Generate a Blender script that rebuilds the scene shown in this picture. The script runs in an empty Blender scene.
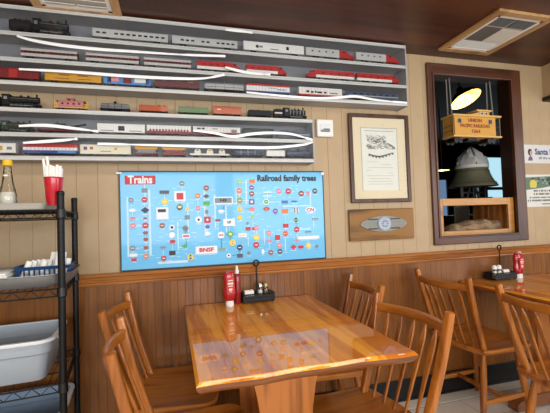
import bpy, bmesh, math, random
from mathutils import Vector, Matrix
random.seed(7)
C = bpy.context.scene.collection
PI = math.pi
def R(d): return math.radians(d)

# ------------------------------------------------------------ materials
def srgb(r, g, b):
    f = lambda c: (c/255/12.92) if c/255 <= .04045 else ((c/255+.055)/1.055)**2.4
    return (f(r), f(g), f(b), 1)
MATS = {}
def mat(name, col, rough=.5, metal=0, coat=0, spec=.5, noise=0, nscale=40, trans=0, emit=None, estr=0, bump=0, ior=1.45, coatr=.05, alpha=1):
    if name in MATS: return MATS[name]
    m = bpy.data.materials.new(name); m.use_nodes = True; nt = m.node_tree; N = nt.nodes; Lk = nt.links
    b = N['Principled BSDF']; c = srgb(*col)
    b.inputs['Roughness'].default_value = rough; b.inputs['Metallic'].default_value = metal
    b.inputs['Coat Weight'].default_value = coat; b.inputs['Coat Roughness'].default_value = coatr
    b.inputs['Specular IOR Level'].default_value = spec; b.inputs['IOR'].default_value = ior
    b.inputs['Transmission Weight'].default_value = trans; b.inputs['Alpha'].default_value = alpha
    if emit:
        b.inputs['Emission Color'].default_value = srgb(*emit); b.inputs['Emission Strength'].default_value = estr
    tc = N.new('ShaderNodeTexCoord'); nz = N.new('ShaderNodeTexNoise'); nz.inputs['Scale'].default_value = nscale
    nz.inputs['Detail'].default_value = 3; Lk.new(tc.outputs['Object'], nz.inputs['Vector'])
    mx = N.new('ShaderNodeMix'); mx.data_type = 'RGBA'; n = max(noise, .04)
    mx.inputs[6].default_value = tuple([v*(1-n) for v in c[:3]]+[1]); mx.inputs[7].default_value = tuple([min(1, v*(1+n)) for v in c[:3]]+[1])
    Lk.new(nz.outputs['Fac'], mx.inputs[0]); Lk.new(mx.outputs[2], b.inputs['Base Color'])
    if bump:
        bp = N.new('ShaderNodeBump'); bp.inputs['Strength'].default_value = bump; bp.inputs['Distance'].default_value = .002
        Lk.new(nz.outputs['Fac'], bp.inputs['Height']); Lk.new(bp.outputs['Normal'], b.inputs['Normal'])
    MATS[name] = m; return m

def wood(name, dark, light, axis='z', scale=1.0, rough=.35, coat=.0, coatr=.08, planks=None, contrast=1.0, ring=.5, spec=.5):
    """grain running along axis; planks=(axis, width) varies tone per board"""
    if name in MATS: return MATS[name]
    m = bpy.data.materials.new(name); m.use_nodes = True; nt = m.node_tree; N = nt.nodes; Lk = nt.links
    b = N['Principled BSDF']; b.inputs['Roughness'].default_value = rough
    b.inputs['Coat Weight'].default_value = coat; b.inputs['Coat Roughness'].default_value = coatr
    b.inputs['Specular IOR Level'].default_value = spec
    tc = N.new('ShaderNodeTexCoord'); src = tc.outputs['Object']
    fac_extra = None
    if planks:
        sp = N.new('ShaderNodeSeparateXYZ'); Lk.new(src, sp.inputs[0])
        dv = N.new('ShaderNodeMath'); dv.operation = 'DIVIDE'; Lk.new(sp.outputs['xyz'.index(planks[0])], dv.inputs[0]); dv.inputs[1].default_value = planks[1]
        fl = N.new('ShaderNodeMath'); fl.operation = 'FLOOR'; Lk.new(dv.outputs[0], fl.inputs[0])
        wn = N.new('ShaderNodeTexWhiteNoise'); wn.noise_dimensions = '1D'; Lk.new(fl.outputs[0], wn.inputs['W'])
        fac_extra = wn.outputs['Value']
        off = N.new('ShaderNodeVectorMath'); off.operation = 'ADD'; cm = N.new('ShaderNodeCombineXYZ')
        ml = N.new('ShaderNodeMath'); ml.operation = 'MULTIPLY'; Lk.new(fl.outputs[0], ml.inputs[0]); ml.inputs[1].default_value = 3.7
        for k in range(3): Lk.new(ml.outputs[0], cm.inputs[k])
        Lk.new(src, off.inputs[0]); Lk.new(cm.outputs[0], off.inputs[1]); src = off.outputs[0]
    mp = N.new('ShaderNodeMapping'); s = [1, 1, 1]; s['xyz'.index(axis)] = .07
    mp.inputs['Scale'].default_value = [v*scale for v in s]; Lk.new(src, mp.inputs[0])
    nz = N.new('ShaderNodeTexNoise'); nz.inputs['Scale'].default_value = 90; nz.inputs['Detail'].default_value = 4; Lk.new(mp.outputs[0], nz.inputs['Vector'])
    n2 = N.new('ShaderNodeTexNoise'); n2.inputs['Scale'].default_value = 9; n2.inputs['Detail'].default_value = 2; n2.inputs['Distortion'].default_value = .6; Lk.new(mp.outputs[0], n2.inputs['Vector'])
    m1 = N.new('ShaderNodeMath'); m1.operation = 'MULTIPLY'; Lk.new(n2.outputs['Fac'], m1.inputs[0]); m1.inputs[1].default_value = 14
    m2 = N.new('ShaderNodeMath'); m2.operation = 'SINE'; Lk.new(m1.outputs[0], m2.inputs[0])
    m3 = N.new('ShaderNodeMath'); m3.operation = 'MULTIPLY_ADD'; Lk.new(m2.outputs[0], m3.inputs[0]); m3.inputs[1].default_value = ring*.5; Lk.new(nz.outputs['Fac'], m3.inputs[2])
    out = m3.outputs[0]
    if fac_extra:
        m4 = N.new('ShaderNodeMath'); m4.operation = 'MULTIPLY_ADD'; Lk.new(fac_extra, m4.inputs[0]); m4.inputs[1].default_value = .55; Lk.new(out, m4.inputs[2])
        m5 = N.new('ShaderNodeMath'); m5.operation = 'SUBTRACT'; Lk.new(m4.outputs[0], m5.inputs[0]); m5.inputs[1].default_value = .27; out = m5.outputs[0]
    cr = N.new('ShaderNodeValToRGB'); h = .32/contrast
    cr.color_ramp.elements[0].position = max(0, .5-h); cr.color_ramp.elements[0].color = srgb(*dark)
    cr.color_ramp.elements[1].position = min(1, .5+h); cr.color_ramp.elements[1].color = srgb(*light)
    Lk.new(out, cr.inputs[0]); Lk.new(cr.outputs[0], b.inputs['Base Color'])
    bp = N.new('ShaderNodeBump'); bp.inputs['Strength'].default_value = .15; bp.inputs['Distance'].default_value = .001
    Lk.new(nz.outputs['Fac'], bp.inputs['Height']); Lk.new(bp.outputs['Normal'], b.inputs['Normal'])
    MATS[name] = m; return m

# ------------------------------------------------------------ mesh helpers
def xf(vs, M):
    for v in vs: v.co = M @ v.co
def box(bm, c, s, bev=0, mi=0, rot=None, seg=2):
    r = bmesh.ops.create_cube(bm, size=1); vs = r['verts']
    for v in vs: v.co = Vector((v.co.x*s[0], v.co.y*s[1], v.co.z*s[2]))
    fs = set(f for v in vs for f in v.link_faces)
    if bev:
        es = list(set(e for v in vs for e in v.link_edges))
        rr = bmesh.ops.bevel(bm, geom=es, offset=bev, segments=seg, profile=.5, affect='EDGES')
        fs |= set(rr['faces']); fs = set(f for f in fs if f.is_valid)
        vs = list(set(v for f in fs for v in f.verts))
        fs |= set(f for v in vs for f in v.link_faces)
    M = Matrix.Translation(c) @ (rot.to_4x4() if rot else Matrix())
    xf(vs, M)
    for f in fs:
        if f.is_valid: f.material_index = mi
    return vs
def bx(bm, x0, x1, y0, y1, z0, z1, bev=0, mi=0):
    return box(bm, ((x0+x1)/2, (y0+y1)/2, (z0+z1)/2), (abs(x1-x0), abs(y1-y0), abs(z1-z0)), bev, mi)
def loft(bm, rings, mi=0, cap=True, closed=True, loop=False):
    rv = [[bm.verts.new(p) for p in r] for r in rings]; n = len(rings[0]); fs = []
    pairs = list(zip(rv, rv[1:])) + ([(rv[-1], rv[0])] if loop else [])
    for a, b in pairs:
        for i in range(n if closed else n-1):
            j = (i+1) % n
            try: fs.append(bm.faces.new((a[i], a[j], b[j], b[i])))
            except ValueError: pass
    if cap and closed and not loop:
        for r in (rv[0][::-1], rv[-1]):
            try: fs.append(bm.faces.new(r))
            except ValueError: pass
    for f in fs: f.material_index = mi
    return fs
def frame_at(d, ref=Vector((0, 0, 1))):
    d = d.normalized()
    if abs(d.dot(ref)) > .98: ref = Vector((1, 0, 0))
    a = d.cross(ref).normalized(); b = a.cross(d).normalized(); return a, b
def sweep(bm, pts, sec, mi=0, cap=True, ref=Vector((0, 0, 1)), loop=False):
    """sec(i, t) -> list of 2D section points"""
    pts = [Vector(p) for p in pts]; n = len(pts); rings = []
    for i, p in enumerate(pts):
        if loop: d = pts[(i+1) % n]-pts[i-1]
        else: d = pts[min(i+1, n-1)]-pts[max(i-1, 0)]
        a, b = frame_at(d, ref)
        rings.append([p+a*u+b*v for u, v in sec(i, i/(n-1))])
    return loft(bm, rings, mi, cap, loop=loop)
def circ(r, n=10): return [(r*math.cos(2*PI*k/n), r*math.sin(2*PI*k/n)) for k in range(n)]
def rrect(w, h, r=None, n=3):
    r = r if r is not None else min(w, h)*.3; o = []
    for cx, cy, a0 in ((w/2-r, h/2-r, 0), (-w/2+r, h/2-r, 90), (-w/2+r, -h/2+r, 180), (w/2-r, -h/2+r, 270)):
        for k in range(n+1):
            a = R(a0+90*k/n); o.append((cx+r*math.cos(a), cy+r*math.sin(a)))
    return o
def tube(bm, pts, r, n=8, mi=0, ref=Vector((0, 0, 1)), loop=False):
    rr = r if hasattr(r, '__len__') else [r]*len(pts)
    return sweep(bm, pts, lambda i, t: circ(rr[i], n), mi, True, ref, loop)
def lathe(bm, prof, c=(0, 0, 0), n=20, mi=0, M=None):
    """prof: (r, z) list bottom to top"""
    c = Vector(c); rings = []
    for r, z in prof:
        ring = [Vector((r*math.cos(2*PI*k/n), r*math.sin(2*PI*k/n), z)) for k in range(n)]
        rings.append([c+(M @ p if M else p) for p in ring])
    return loft(bm, rings, mi, True)
def prism(bm, poly, z0, z1, mi=0, plane='xy', bev=0):
    """poly extruded; plane 'xy' -> along z, 'xz' -> along y, 'yz' -> along x"""
    mp = {'xy': lambda a, b, c: (a, b, c), 'xz': lambda a, b, c: (a, c, b), 'yz': lambda a, b, c: (c, a, b)}[plane]
    return loft(bm, [[mp(a, b, z0) for a, b in poly], [mp(a, b, z1) for a, b in poly]], mi)
_tc = {}
def text(bm, s, c, size, depth=.0006, mi=0, bold=0, sx=1, face='-y', align='CENTER'):
    """raised lettering lying on a vertical surface that faces -y"""
    cu = bpy.data.curves.new('lettering', 'FONT'); cu.body = s; cu.size = size; cu.extrude = depth/2; cu.offset = bold
    cu.align_x = align; cu.align_y = 'CENTER'; cu.resolution_u = 2
    o = bpy.data.objects.new('lettering', cu); C.objects.link(o)
    dg = bpy.context.evaluated_depsgraph_get(); me = bpy.data.meshes.new_from_object(o.evaluated_get(dg))
    k = len(bm.verts); kf = len(bm.faces)
    bm.from_mesh(me); bm.verts.ensure_lookup_table(); bm.faces.ensure_lookup_table()
    M = Matrix.Translation(c) @ Matrix.Rotation(R(90), 4, 'X') @ Matrix.Diagonal((sx, 1, 1, 1))
    xf(bm.verts[k:], M)
    for f in bm.faces[kf:]: f.material_index = mi
    bpy.data.objects.remove(o); bpy.data.curves.remove(cu); bpy.data.meshes.remove(me)
def obj(name, bm, mats, parent=None, smooth=False, loc=None, **kw):
    me = bpy.data.meshes.new(name); bmesh.ops.recalc_face_normals(bm, faces=bm.faces[:]); bm.to_mesh(me); bm.free()
    for m in (mats if isinstance(mats, (list, tuple)) else [mats]): me.materials.append(m)
    if smooth:
        for p in me.polygons: p.use_smooth = True
        try: me.set_sharp_from_angle(angle=R(38))
        except Exception: pass
    o = bpy.data.objects.new(name, me); C.objects.link(o)
    if parent: o.parent = parent
    if loc: o.location = loc
    for k, v in kw.items(): o[k] = v
    return o
def B(): return bmesh.new()
def thing(name, label, cat, loc=(0, 0, 0), rz=0, group=None):
    o = bpy.data.objects.new(name, None); C.objects.link(o); o.location = loc; o.rotation_euler = (0, 0, R(rz))
    o.empty_display_size = .05; o['label'] = label; o['category'] = cat
    if group: o['group'] = group
    return o
def tag(o, label, cat, group=None):
    o['label'] = label; o['category'] = cat
    if group: o['group'] = group
    return o
def struct(name, bm, m, smooth=False): return obj(name, bm, m, None, smooth, kind='structure')
def dup(root, loc, rz, label, group=None):
    r = root.copy(); C.objects.link(r); r.location = loc; r.rotation_euler = (0, 0, R(rz)); r['label'] = label
    if group: r['group'] = group
    for ch in list(root.children):
        c = ch.copy(); C.objects.link(c); c.parent = r
        for g in ch.children:
            d = g.copy(); C.objects.link(d); d.parent = c
    return r

def clear(name, tint=(255, 255, 255), fac=.10, rough=.03):
    m = bpy.data.materials.new(name); m.use_nodes = True; nt = m.node_tree; N = nt.nodes
    N.remove(N['Principled BSDF']); out = N['Material Output']
    tr = N.new('ShaderNodeBsdfTransparent'); tr.inputs[0].default_value = srgb(*tint)
    gl = N.new('ShaderNodeBsdfGlossy'); gl.inputs['Roughness'].default_value = rough
    fr = N.new('ShaderNodeFresnel'); fr.inputs[0].default_value = 1.3+fac; mx = N.new('ShaderNodeMixShader')
    nt.links.new(fr.outputs[0], mx.inputs[0]); nt.links.new(tr.outputs[0], mx.inputs[1]); nt.links.new(gl.outputs[0], mx.inputs[2]); nt.links.new(mx.outputs[0], out.inputs[0])
    return m
# ------------------------------------------------------------ materials of the place
M_upper = mat('beige_panelling', (177, 152, 118), rough=.45, noise=.10, nscale=9)
M_wains = wood('wainscot_wood', (90, 50, 19), (142, 88, 38), 'z', .8, rough=.35, contrast=.7, ring=.4, coat=.12, coatr=.2, spec=.3)
M_rail = wood('rail_wood', (126, 72, 30), (172, 110, 54), 'x', 1, rough=.35, coat=.25, spec=.3)
M_ceil = wood('ceiling_laminate', (66, 34, 22), (96, 52, 33), 'x', .45, rough=.4, contrast=.8, ring=.7, planks=('y', .35))
M_black = mat('black_vinyl', (14, 13, 13), rough=.4)
M_winwood = wood('window_frame_wood', (56, 29, 15), (92, 52, 30), 'z', 1, rough=.4, coat=.1)
M_winwoodx = wood('window_frame_wood_across', (56, 29, 15), (92, 52, 30), 'x', 1, rough=.4, coat=.1)
M_jamb = mat('dark_jamb_paint', (38, 20, 13), rough=.5)
M_chair = wood('chair_oak', (120, 62, 15), (178, 106, 36), 'z', 1.1, rough=.35, coat=.5, spec=.25, contrast=.75, ring=.6)
M_seat = wood('seat_oak', (118, 60, 15), (174, 104, 36), 'x', 1.0, rough=.35, coat=.5, spec=.25, contrast=.8, ring=.8)
M_top = wood('tabletop_pine', (190, 104, 18), (240, 158, 48), 'y', 1.0, rough=.5, spec=.1, coat=1, coatr=.008, planks=('x', .147), contrast=.85, ring=.9)
M_ped = wood('trestle_oak', (126, 70, 26), (184, 112, 52), 'z', .9, rough=.4, coat=.1, spec=.3, contrast=1.0, ring=.9)
M_white = mat('white_plastic', (232, 230, 226), rough=.35)
M_blackm = mat('black_metal', (10, 11, 13), rough=.45, spec=.35)
M_grout = mat('dark_grout', (46, 42, 40), rough=.9)
M_tile = mat('grey_floor_tile', (226, 219, 205), rough=.3, noise=.12, nscale=6)

# ------------------------------------------------------------ setting
def grooved(bm, x0, x1, z0, z1, pitch, phase, gw=.003, gd=.0025, y=0, mi=0, gmi=None):
    xs = [(x0, 0)]; k = math.ceil((x0-phase)/pitch)
    while phase+k*pitch < x1:
        g = phase+k*pitch
        if g-gw > x0 and g+gw < x1: xs += [(g-gw, 0), (g, gd), (g+gw, 0)]
        k += 1
    xs.append((x1, 0))
    a = [bm.verts.new((x, y+d, z0)) for x, d in xs]; b = [bm.verts.new((x, y+d, z1)) for x, d in xs]
    for i in range(len(xs)-1):
        f = bm.faces.new((a[i], a[i+1], b[i+1], b[i])); f.material_index = mi
WX0, WX1, WZ0, WZ1 = 1.722, 2.392, 1.035, 2.155        # opening in the wall
CEIL = 2.283
XL, XR = -1.9, 3.9
bm = B()
grooved(bm, XL, WX0, .94, CEIL, .102, .02); grooved(bm, WX1, XR, .94, CEIL, .102, .02)
grooved(bm, WX0, WX1, WZ1, CEIL, .102, .02); grooved(bm, WX0, WX1, .94, WZ0, .102, .02)
grooved(bm, XL, XR, 0, .88, .041, .01, gw=.0018, gd=.0011, mi=1)
bm.faces.new([bm.verts.new(p) for p in ((XL, 0, .88), (XR, 0, .88), (XR, 0, .94), (XL, 0, .94))])
# back of the wall, seen only through the opening
for (a, b, c, d) in ((XL, WX0, -.05, 2.8), (WX1, 9, -.05, 2.8), (WX0, WX1, WZ1, 2.8), (WX0, WX1, -.05, WZ0)):
    f = bm.faces.new([bm.verts.new(p) for p in ((a, .10, c), (a, .10, d), (b, .10, d), (b, .10, c))]); f.material_index = 1
struct('wall_back', bm, [M_upper, M_wains])
bm = B()   # chair rail, moulded profile
prof = [(0, .878), (-.010, .878), (-.014, .886), (-.012, .892), (-.020, .898), (-.022, .906), (-.016, .912), (-.018, .920), (-.028, .926), (-.030, .937), (-.024, .942), (0, .943)]
loft(bm, [[(XL, y, z) for y, z in prof], [(XR, y, z) for y, z in prof]])
struct('trim_1', bm, M_rail)
bm = B(); bx(bm, XL, XR, -.008, 0, 0, .135, .002); bx(bm, XL, XR, -.016, -.002, 0, .012, .003)
struct('baseboard_back', bm, M_black)
bm = B()
bm.faces.new([bm.verts.new(p) for p in ((XL, -5.2, -.004), (XR, -5.2, -.004), (XR, 0, -.004), (XL, 0, -.004))]).material_index = 1
ts = .405
i0 = int((XL)/ts)-1
for i in range(i0, int(XR/ts)+1):
    for j in range(0, 13):
        x = i*ts+.12; y = -j*ts-.11
        a, b, c, d = max(x+.003, XL), min(x+ts-.003, XR), y-ts+.003, min(y-.003, 0)
        if b > a: bx(bm, a, b, max(c, -5.2), d, -.008, 0, .0015)
bx(bm, XL, XR, -.104, 0, -.008, 0)
struct('floor', bm, [M_tile, M_grout])
bm = B(); bx(bm, XL, XR, -5.2, .0, CEIL, CEIL+.05)
struct('ceiling', bm, M_ceil)
# far side of the dining room behind the viewer: three walls with big windows (daylight source)
M_plain = mat('beige_wall', (196, 172, 138), rough=.6)
bm = B()
bx(bm, XL, XR, -5.25, -5.2, 0, .8); bx(bm, XL, XR, -5.25, -5.2, 2.1, CEIL)
for a, b in ((XL, XL+.3), (.8, 1.1), (XR-.3, XR)): bx(bm, a, b, -5.25, -5.2, .8, 2.1)
struct('wall_front', bm, M_plain)
bm = B(); bx(bm, XL-.05, XL, -5.2, 0, 0, CEIL); struct('wall_left', bm, M_plain)
bm = B(); bx(bm, XR, XR+.05, -5.2, -3.4, 0, CEIL); bx(bm, XR, XR+.05, -1.2, 0, 0, CEIL); bx(bm, XR, XR+.05, -3.4, -1.2, 0, .8); bx(bm, XR, XR+.05, -3.4, -1.2, 2.1, CEIL)
struct('wall_right', bm, M_plain)
# boxed soffit high at the right end of the wall
bm = B(); bx(bm, 2.713, XR, -5.2, 0, 2.045, CEIL); bx(bm, 2.705, XR, -5.2, 0, 2.015, 2.045, 0, 1)
struct('trim_2', bm, [M_upper, M_jamb])

# interior window (pass-through) : casing, jambs
bm = B()
for (a, b, c, d) in ((1.680, 1.725, .984, 2.228), (2.389, 2.482, .984, 2.228)):
    bx(bm, a, b, -.022, 0, c, d, .005)
bx(bm, 1.684, 2.478, -.0215, 0, 2.150, 2.229, .005, 1); bx(bm, 1.684, 2.478, -.0215, 0, .983, 1.040, .005, 1)
for (a, b, c, d) in ((1.715, 1.729, 1.03, 2.16), (2.385, 2.400, 1.03, 2.16)):
    bx(bm, a, b, -.030, -.018, c, d, .004)
bx(bm, 1.716, 2.398, -.0295, -.018, 2.148, 2.163, .004, 1); bx(bm, 1.716, 2.398, -.0295, -.018, 1.030, 1.043, .004, 1)
struct('window_1', bm, [M_winwood, M_winwoodx])
bm = B(); D0 = .10
bx(bm, WX0-.03, WX0, 0, D0, WZ0-.03, WZ1+.03, 0, 0); bx(bm, WX1, WX1+.03, 0, D0, WZ0-.03, WZ1+.03)
bx(bm, WX0, WX1, 0, D0, WZ1, WZ1+.03); bx(bm, WX0, WX1, 0, D0, WZ0-.03, WZ0)
struct('trim_3', bm, M_jamb)
# the room beyond
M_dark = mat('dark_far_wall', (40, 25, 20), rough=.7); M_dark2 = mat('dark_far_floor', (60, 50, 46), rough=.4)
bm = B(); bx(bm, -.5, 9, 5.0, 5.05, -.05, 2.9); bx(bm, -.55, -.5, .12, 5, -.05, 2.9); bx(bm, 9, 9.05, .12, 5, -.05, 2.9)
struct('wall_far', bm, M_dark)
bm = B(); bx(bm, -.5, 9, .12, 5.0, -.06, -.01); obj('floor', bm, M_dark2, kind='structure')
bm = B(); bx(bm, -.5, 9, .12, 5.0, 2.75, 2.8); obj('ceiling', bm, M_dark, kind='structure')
# ------------------------------------------------------------ wall things
def wall_rect_frame(bm, x0, x1, z0, z1, w, y0, y1, mi=0, bev=.003):
    bx(bm, x0, x0+w, y0, y1, z0, z1, bev, mi); bx(bm, x1-w, x1, y0, y1, z0, z1, bev, mi)
    bx(bm, x0+w, x1-w, y0, y1, z1-w, z1, bev, mi); bx(bm, x0+w, x1-w, y0, y1, z0, z0+w, bev, mi)
# blue railroad poster
PX, PZ, PW, PH = -.278, .948, 1.173, .532
t = thing('railroad_poster', 'large light blue poster of railroad logos headed Trains on the wall above the table', 'poster', (PX, 0, PZ))
M_blue = mat('poster_blue', (98, 186, 234), rough=.4, noise=.05, nscale=3, coat=.3)
bm = B(); bx(bm, 0, PW, -.006, -.001, 0, PH); obj('panel', bm, M_blue, t)
bm = B(); wall_rect_frame(bm, -.004, PW+.004, -.004, PH+.004, .007, -.010, -.0005); obj('frame', bm, mat('grey_poster_edge', (70, 74, 84), rough=.4, metal=.5), t)
bm = B(); bx(bm, -.016, .012, -.014, -.006, PH-.014, PH-.003, .001); obj('clip', bm, M_white, t)
bm = B(); bx(bm, PW-.012, PW+.006, -.014, -.006, PH-.020, PH-.004, .001); obj('clip', bm, M_white, t)
LC = {'black': (22, 22, 26), 'blue': (50, 110, 190), 'brown': (150, 78, 62), 'dark': (72, 78, 84), 'green': (60, 170, 80), 'grey': (120, 132, 140), 'lime': (150, 205, 90), 'navy': (36, 44, 92), 'olive': (150, 150, 50), 'orange': (222, 120, 54), 'pink': (222, 128, 138), 'purple': (110, 80, 160), 'red': (190, 34, 42), 'white': (226, 232, 238), 'yellow': (235, 205, 60)}
LN = list(LC)
LOGOS = [(0.126,0.429,'grey','r',0.0312,0.0229), (0.056,0.377,'grey','c',0.0266,0.0266), (0.125,0.378,'red','c',0.0312,0.0312), (0.062,0.322,'white','e',0.0368,0.0184), (0.127,0.321,'navy','d',0.0457,0.0353), (0.064,0.279,'pink','e',0.0307,0.0143), (0.126,0.277,'brown','e',0.0208,0.0125), (0.063,0.239,'pink','c',0.0286,0.0286), (0.127,0.238,'red','c',0.0332,0.0332), (0.126,0.198,'brown','e',0.027,0.0187), (0.127,0.162,'brown','e',0.027,0.0207), (0.229,0.418,'dark','r',0.0513,0.0192), (0.23,0.365,'yellow','c',0.0342,0.0342), (0.216,0.301,'white','r',0.0638,0.0659), (0.214,0.316,'black','r',0.0425,0.017), (0.215,0.283,'pink','r',0.0468,0.0191), (0.214,0.234,'brown','c',0.0297,0.0297), (0.265,0.222,'white','c',0.0301,0.0301), (0.265,0.222,'black','c',0.0151,0.0151), (0.264,0.181,'white','c',0.0322,0.0322), (0.262,0.176,'navy','e',0.0215,0.0129), (0.266,0.144,'red','e',0.0322,0.0215), (0.312,0.394,'white','r',0.0611,0.0568), (0.312,0.394,'red','r',0.0371,0.0371), (0.325,0.465,'grey','c',0.0285,0.0285), (0.309,0.333,'black','c',0.0327,0.0327), (0.309,0.335,'yellow','e',0.024,0.0174), (0.35,0.32,'yellow','c',0.0176,0.0176), (0.349,0.275,'grey','r',0.0286,0.0242), (0.338,0.214,'grey','c',0.0307,0.0307), (0.34,0.171,'white','r',0.0416,0.0219), (0.34,0.171,'red','r',0.0329,0.0088), (0.409,0.395,'orange','c',0.0291,0.0291), (0.458,0.438,'brown','c',0.0317,0.0317), (0.457,0.392,'dark','d',0.0385,0.0249), (0.458,0.352,'green','r',0.0385,0.0226), (0.41,0.325,'pink','c',0.0268,0.0268), (0.457,0.303,'grey','e',0.0204,0.0271), (0.411,0.26,'white','c',0.038,0.038), (0.411,0.26,'black','c',0.0134,0.0134), (0.46,0.258,'red','r',0.0362,0.0362), (0.46,0.258,'white','d',0.0158,0.0158), (0.459,0.218,'purple','e',0.0271,0.0203), (0.458,0.18,'white','e',0.0316,0.0226), (0.059,0.118,'grey','c',0.0296,0.0296), (0.063,0.081,'white','r',0.0386,0.0155), (0.065,0.056,'red','r',0.0271,0.0155), (0.126,0.071,'orange','c',0.0275,0.0275), (0.127,0.117,'brown','e',0.0262,0.021), (0.218,0.055,'red','c',0.0295,0.0295), (0.264,0.081,'black','r',0.0339,0.0244), (0.216,0.114,'grey','e',0.0335,0.0134), (0.332,0.115,'green','d',0.0345,0.0235), (0.338,0.214,'grey','c',0.0333,0.0333), (0.519,0.253,'brown','r',0.029,0.0131), (0.583,0.239,'white','r',0.0663,0.0413), (0.646,0.265,'yellow','d',0.0359,0.0329), (0.646,0.265,'dark','d',0.015,0.0135), (0.691,0.23,'grey','d',0.0227,0.0197), (0.693,0.198,'red','r',0.0303,0.0197), (0.728,0.197,'red','e',0.0275,0.0183), (0.535,0.168,'white','c',0.0393,0.0393), (0.535,0.168,'red','r',0.0247,0.0073), (0.588,0.171,'green','c',0.0339,0.0339), (0.588,0.171,'yellow','c',0.0177,0.0177), (0.658,0.162,'white','r',0.048,0.0225), (0.657,0.162,'yellow','r',0.0375,0.006), (0.599,0.123,'yellow','c',0.0369,0.0369), (0.599,0.123,'red','c',0.0162,0.0162), (0.64,0.091,'navy','c',0.0343,0.0343), (0.64,0.094,'white','d',0.0134,0.0134), (0.538,0.087,'olive','r',0.0378,0.0116), (0.45,0.088,'white','r',0.1209,0.0427), (0.575,0.049,'white','c',0.0264,0.0264), (0.575,0.049,'navy','c',0.0103,0.0103), (0.64,0.044,'dark','r',0.0343,0.0224), (0.693,0.057,'grey','d',0.0257,0.0257), (0.361,0.053,'yellow','c',0.0348,0.0348), (0.361,0.053,'black','d',0.0195,0.0334), (0.651,0.47,'lime','c',0.0256,0.0256), (0.647,0.421,'orange','c',0.033,0.033), (0.648,0.364,'olive','c',0.0345,0.0345), (0.648,0.314,'yellow','c',0.0315,0.0315), (0.648,0.314,'olive','c',0.015,0.015), (0.646,0.266,'yellow','d',0.0344,0.03), (0.725,0.475,'orange','r',0.0337,0.023), (0.721,0.438,'purple','c',0.0291,0.0291), (0.72,0.402,'brown','c',0.0321,0.0321), (0.719,0.355,'purple','r',0.0321,0.0321), (0.719,0.355,'white','r',0.0137,0.0137), (0.72,0.312,'pink','e',0.0351,0.0259), (0.722,0.269,'lime','d',0.0229,0.0229), (0.553,0.366,'white','r',0.11,0.041), (0.553,0.366,'grey','r',0.0968,0.0293), (0.54,0.304,'white','e',0.038,0.019), (0.544,0.304,'purple','r',0.0205,0.0058), (0.888,0.415,'pink','c',0.0318,0.0318), (0.946,0.414,'red','c',0.0355,0.0355), (1.028,0.399,'brown','c',0.0362,0.0362), (1.072,0.401,'pink','e',0.0249,0.0216), (1.117,0.413,'dark','c',0.0336,0.0336), (0.816,0.41,'white','r',0.0532,0.0063), (0.815,0.388,'white','r',0.0531,0.0063), (0.806,0.353,'white','c',0.0374,0.0374), (0.806,0.353,'green','c',0.0265,0.0265), (0.921,0.35,'blue','r',0.0416,0.0176), (0.981,0.352,'blue','e',0.0455,0.013), (0.807,0.311,'red','e',0.0405,0.0218), (0.807,0.311,'orange','e',0.0203,0.0093), (0.861,0.296,'purple','c',0.0316,0.0316), (0.921,0.294,'orange','r',0.0416,0.0272), (0.991,0.299,'white','c',0.0358,0.0358), (0.983,0.299,'black','r',0.0065,0.0292), (0.998,0.299,'black','r',0.0065,0.0293), (1.083,0.298,'white','e',0.0698,0.0366), (0.989,0.24,'black','d',0.0358,0.0325), (0.989,0.24,'lime','r',0.0293,0.0065), (1.113,0.242,'grey','r',0.0418,0.0084), (0.922,0.207,'red','r',0.0352,0.024), (0.991,0.182,'red','c',0.0341,0.0341), (0.919,0.16,'orange','c',0.0367,0.0367), (0.919,0.16,'red','c',0.0208,0.0208), (0.869,0.139,'red','r',0.0315,0.03), (0.817,0.168,'pink','c',0.0296,0.0296), (0.818,0.119,'pink','r',0.0312,0.0125), (0.88,0.092,'pink','c',0.0316,0.0316), (0.881,0.055,'dark','c',0.0316,0.0316), (0.825,0.053,'brown','c',0.0296,0.0296), (0.967,0.077,'red','d',0.0403,0.0323), (1.013,0.075,'red','e',0.0408,0.0196), (1.063,0.082,'yellow','c',0.033,0.033), (1.116,0.073,'grey','d',0.0301,0.0251), (0.777,0.061,'white','e',0.0185,0.0308), (1.064,0.165,'grey','r',0.0413,0.0099), (1.065,0.13,'white','r',0.1404,0.0182), (0.989,0.115,'pink','d',0.0243,0.0243), (0.741,0.145,'yellow','c',0.0352,0.0352), (0.738,0.101,'red','c',0.0367,0.0367), (0.742,0.201,'pink','c',0.0276,0.0276)]
LINES = [(0.04, 0.395, 0.034, 0.072), (0.154, 0.432, 0.146, 0.076), (0.214, 0.072, 0.213, 0.034), (0.187, 0.036, 0.347, 0.026), (0.63, 0.437, 0.627, 0.344), (0.627, 0.344, 0.5, 0.347), (0.569, 0.345, 0.564, 0.184), (0.691, 0.484, 0.686, 0.343), (0.691, 0.484, 0.745, 0.484), (0.507, 0.399, 0.502, 0.21), (0.795, 0.352, 0.9, 0.35), (0.905, 0.326, 1.085, 0.322), (1.088, 0.408, 1.083, 0.273), (1.102, 0.26, 1.099, 0.186), (0.995, 0.184, 1.079, 0.181), (0.995, 0.184, 0.993, 0.124), (0.993, 0.13, 1.129, 0.124), (0.79, 0.192, 0.787, 0.11), (0.918, 0.139, 0.915, 0.056), (0.692, 0.155, 0.69, 0.097), (0.649, 0.099, 0.647, 0.041), (0.355, 0.356, 0.351, 0.193), (0.451, 0.428, 0.444, 0.166), (0.298, 0.251, 0.295, 0.095), (0.367, 0.372, 0.4, 0.372), (0.41, 0.117, 0.409, 0.078), (0.129, 0.481, 0.127, 0.377), (0.078, 0.237, 0.124, 0.235), (0.082, 0.193, 0.123, 0.192)]
bm = B()
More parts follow.
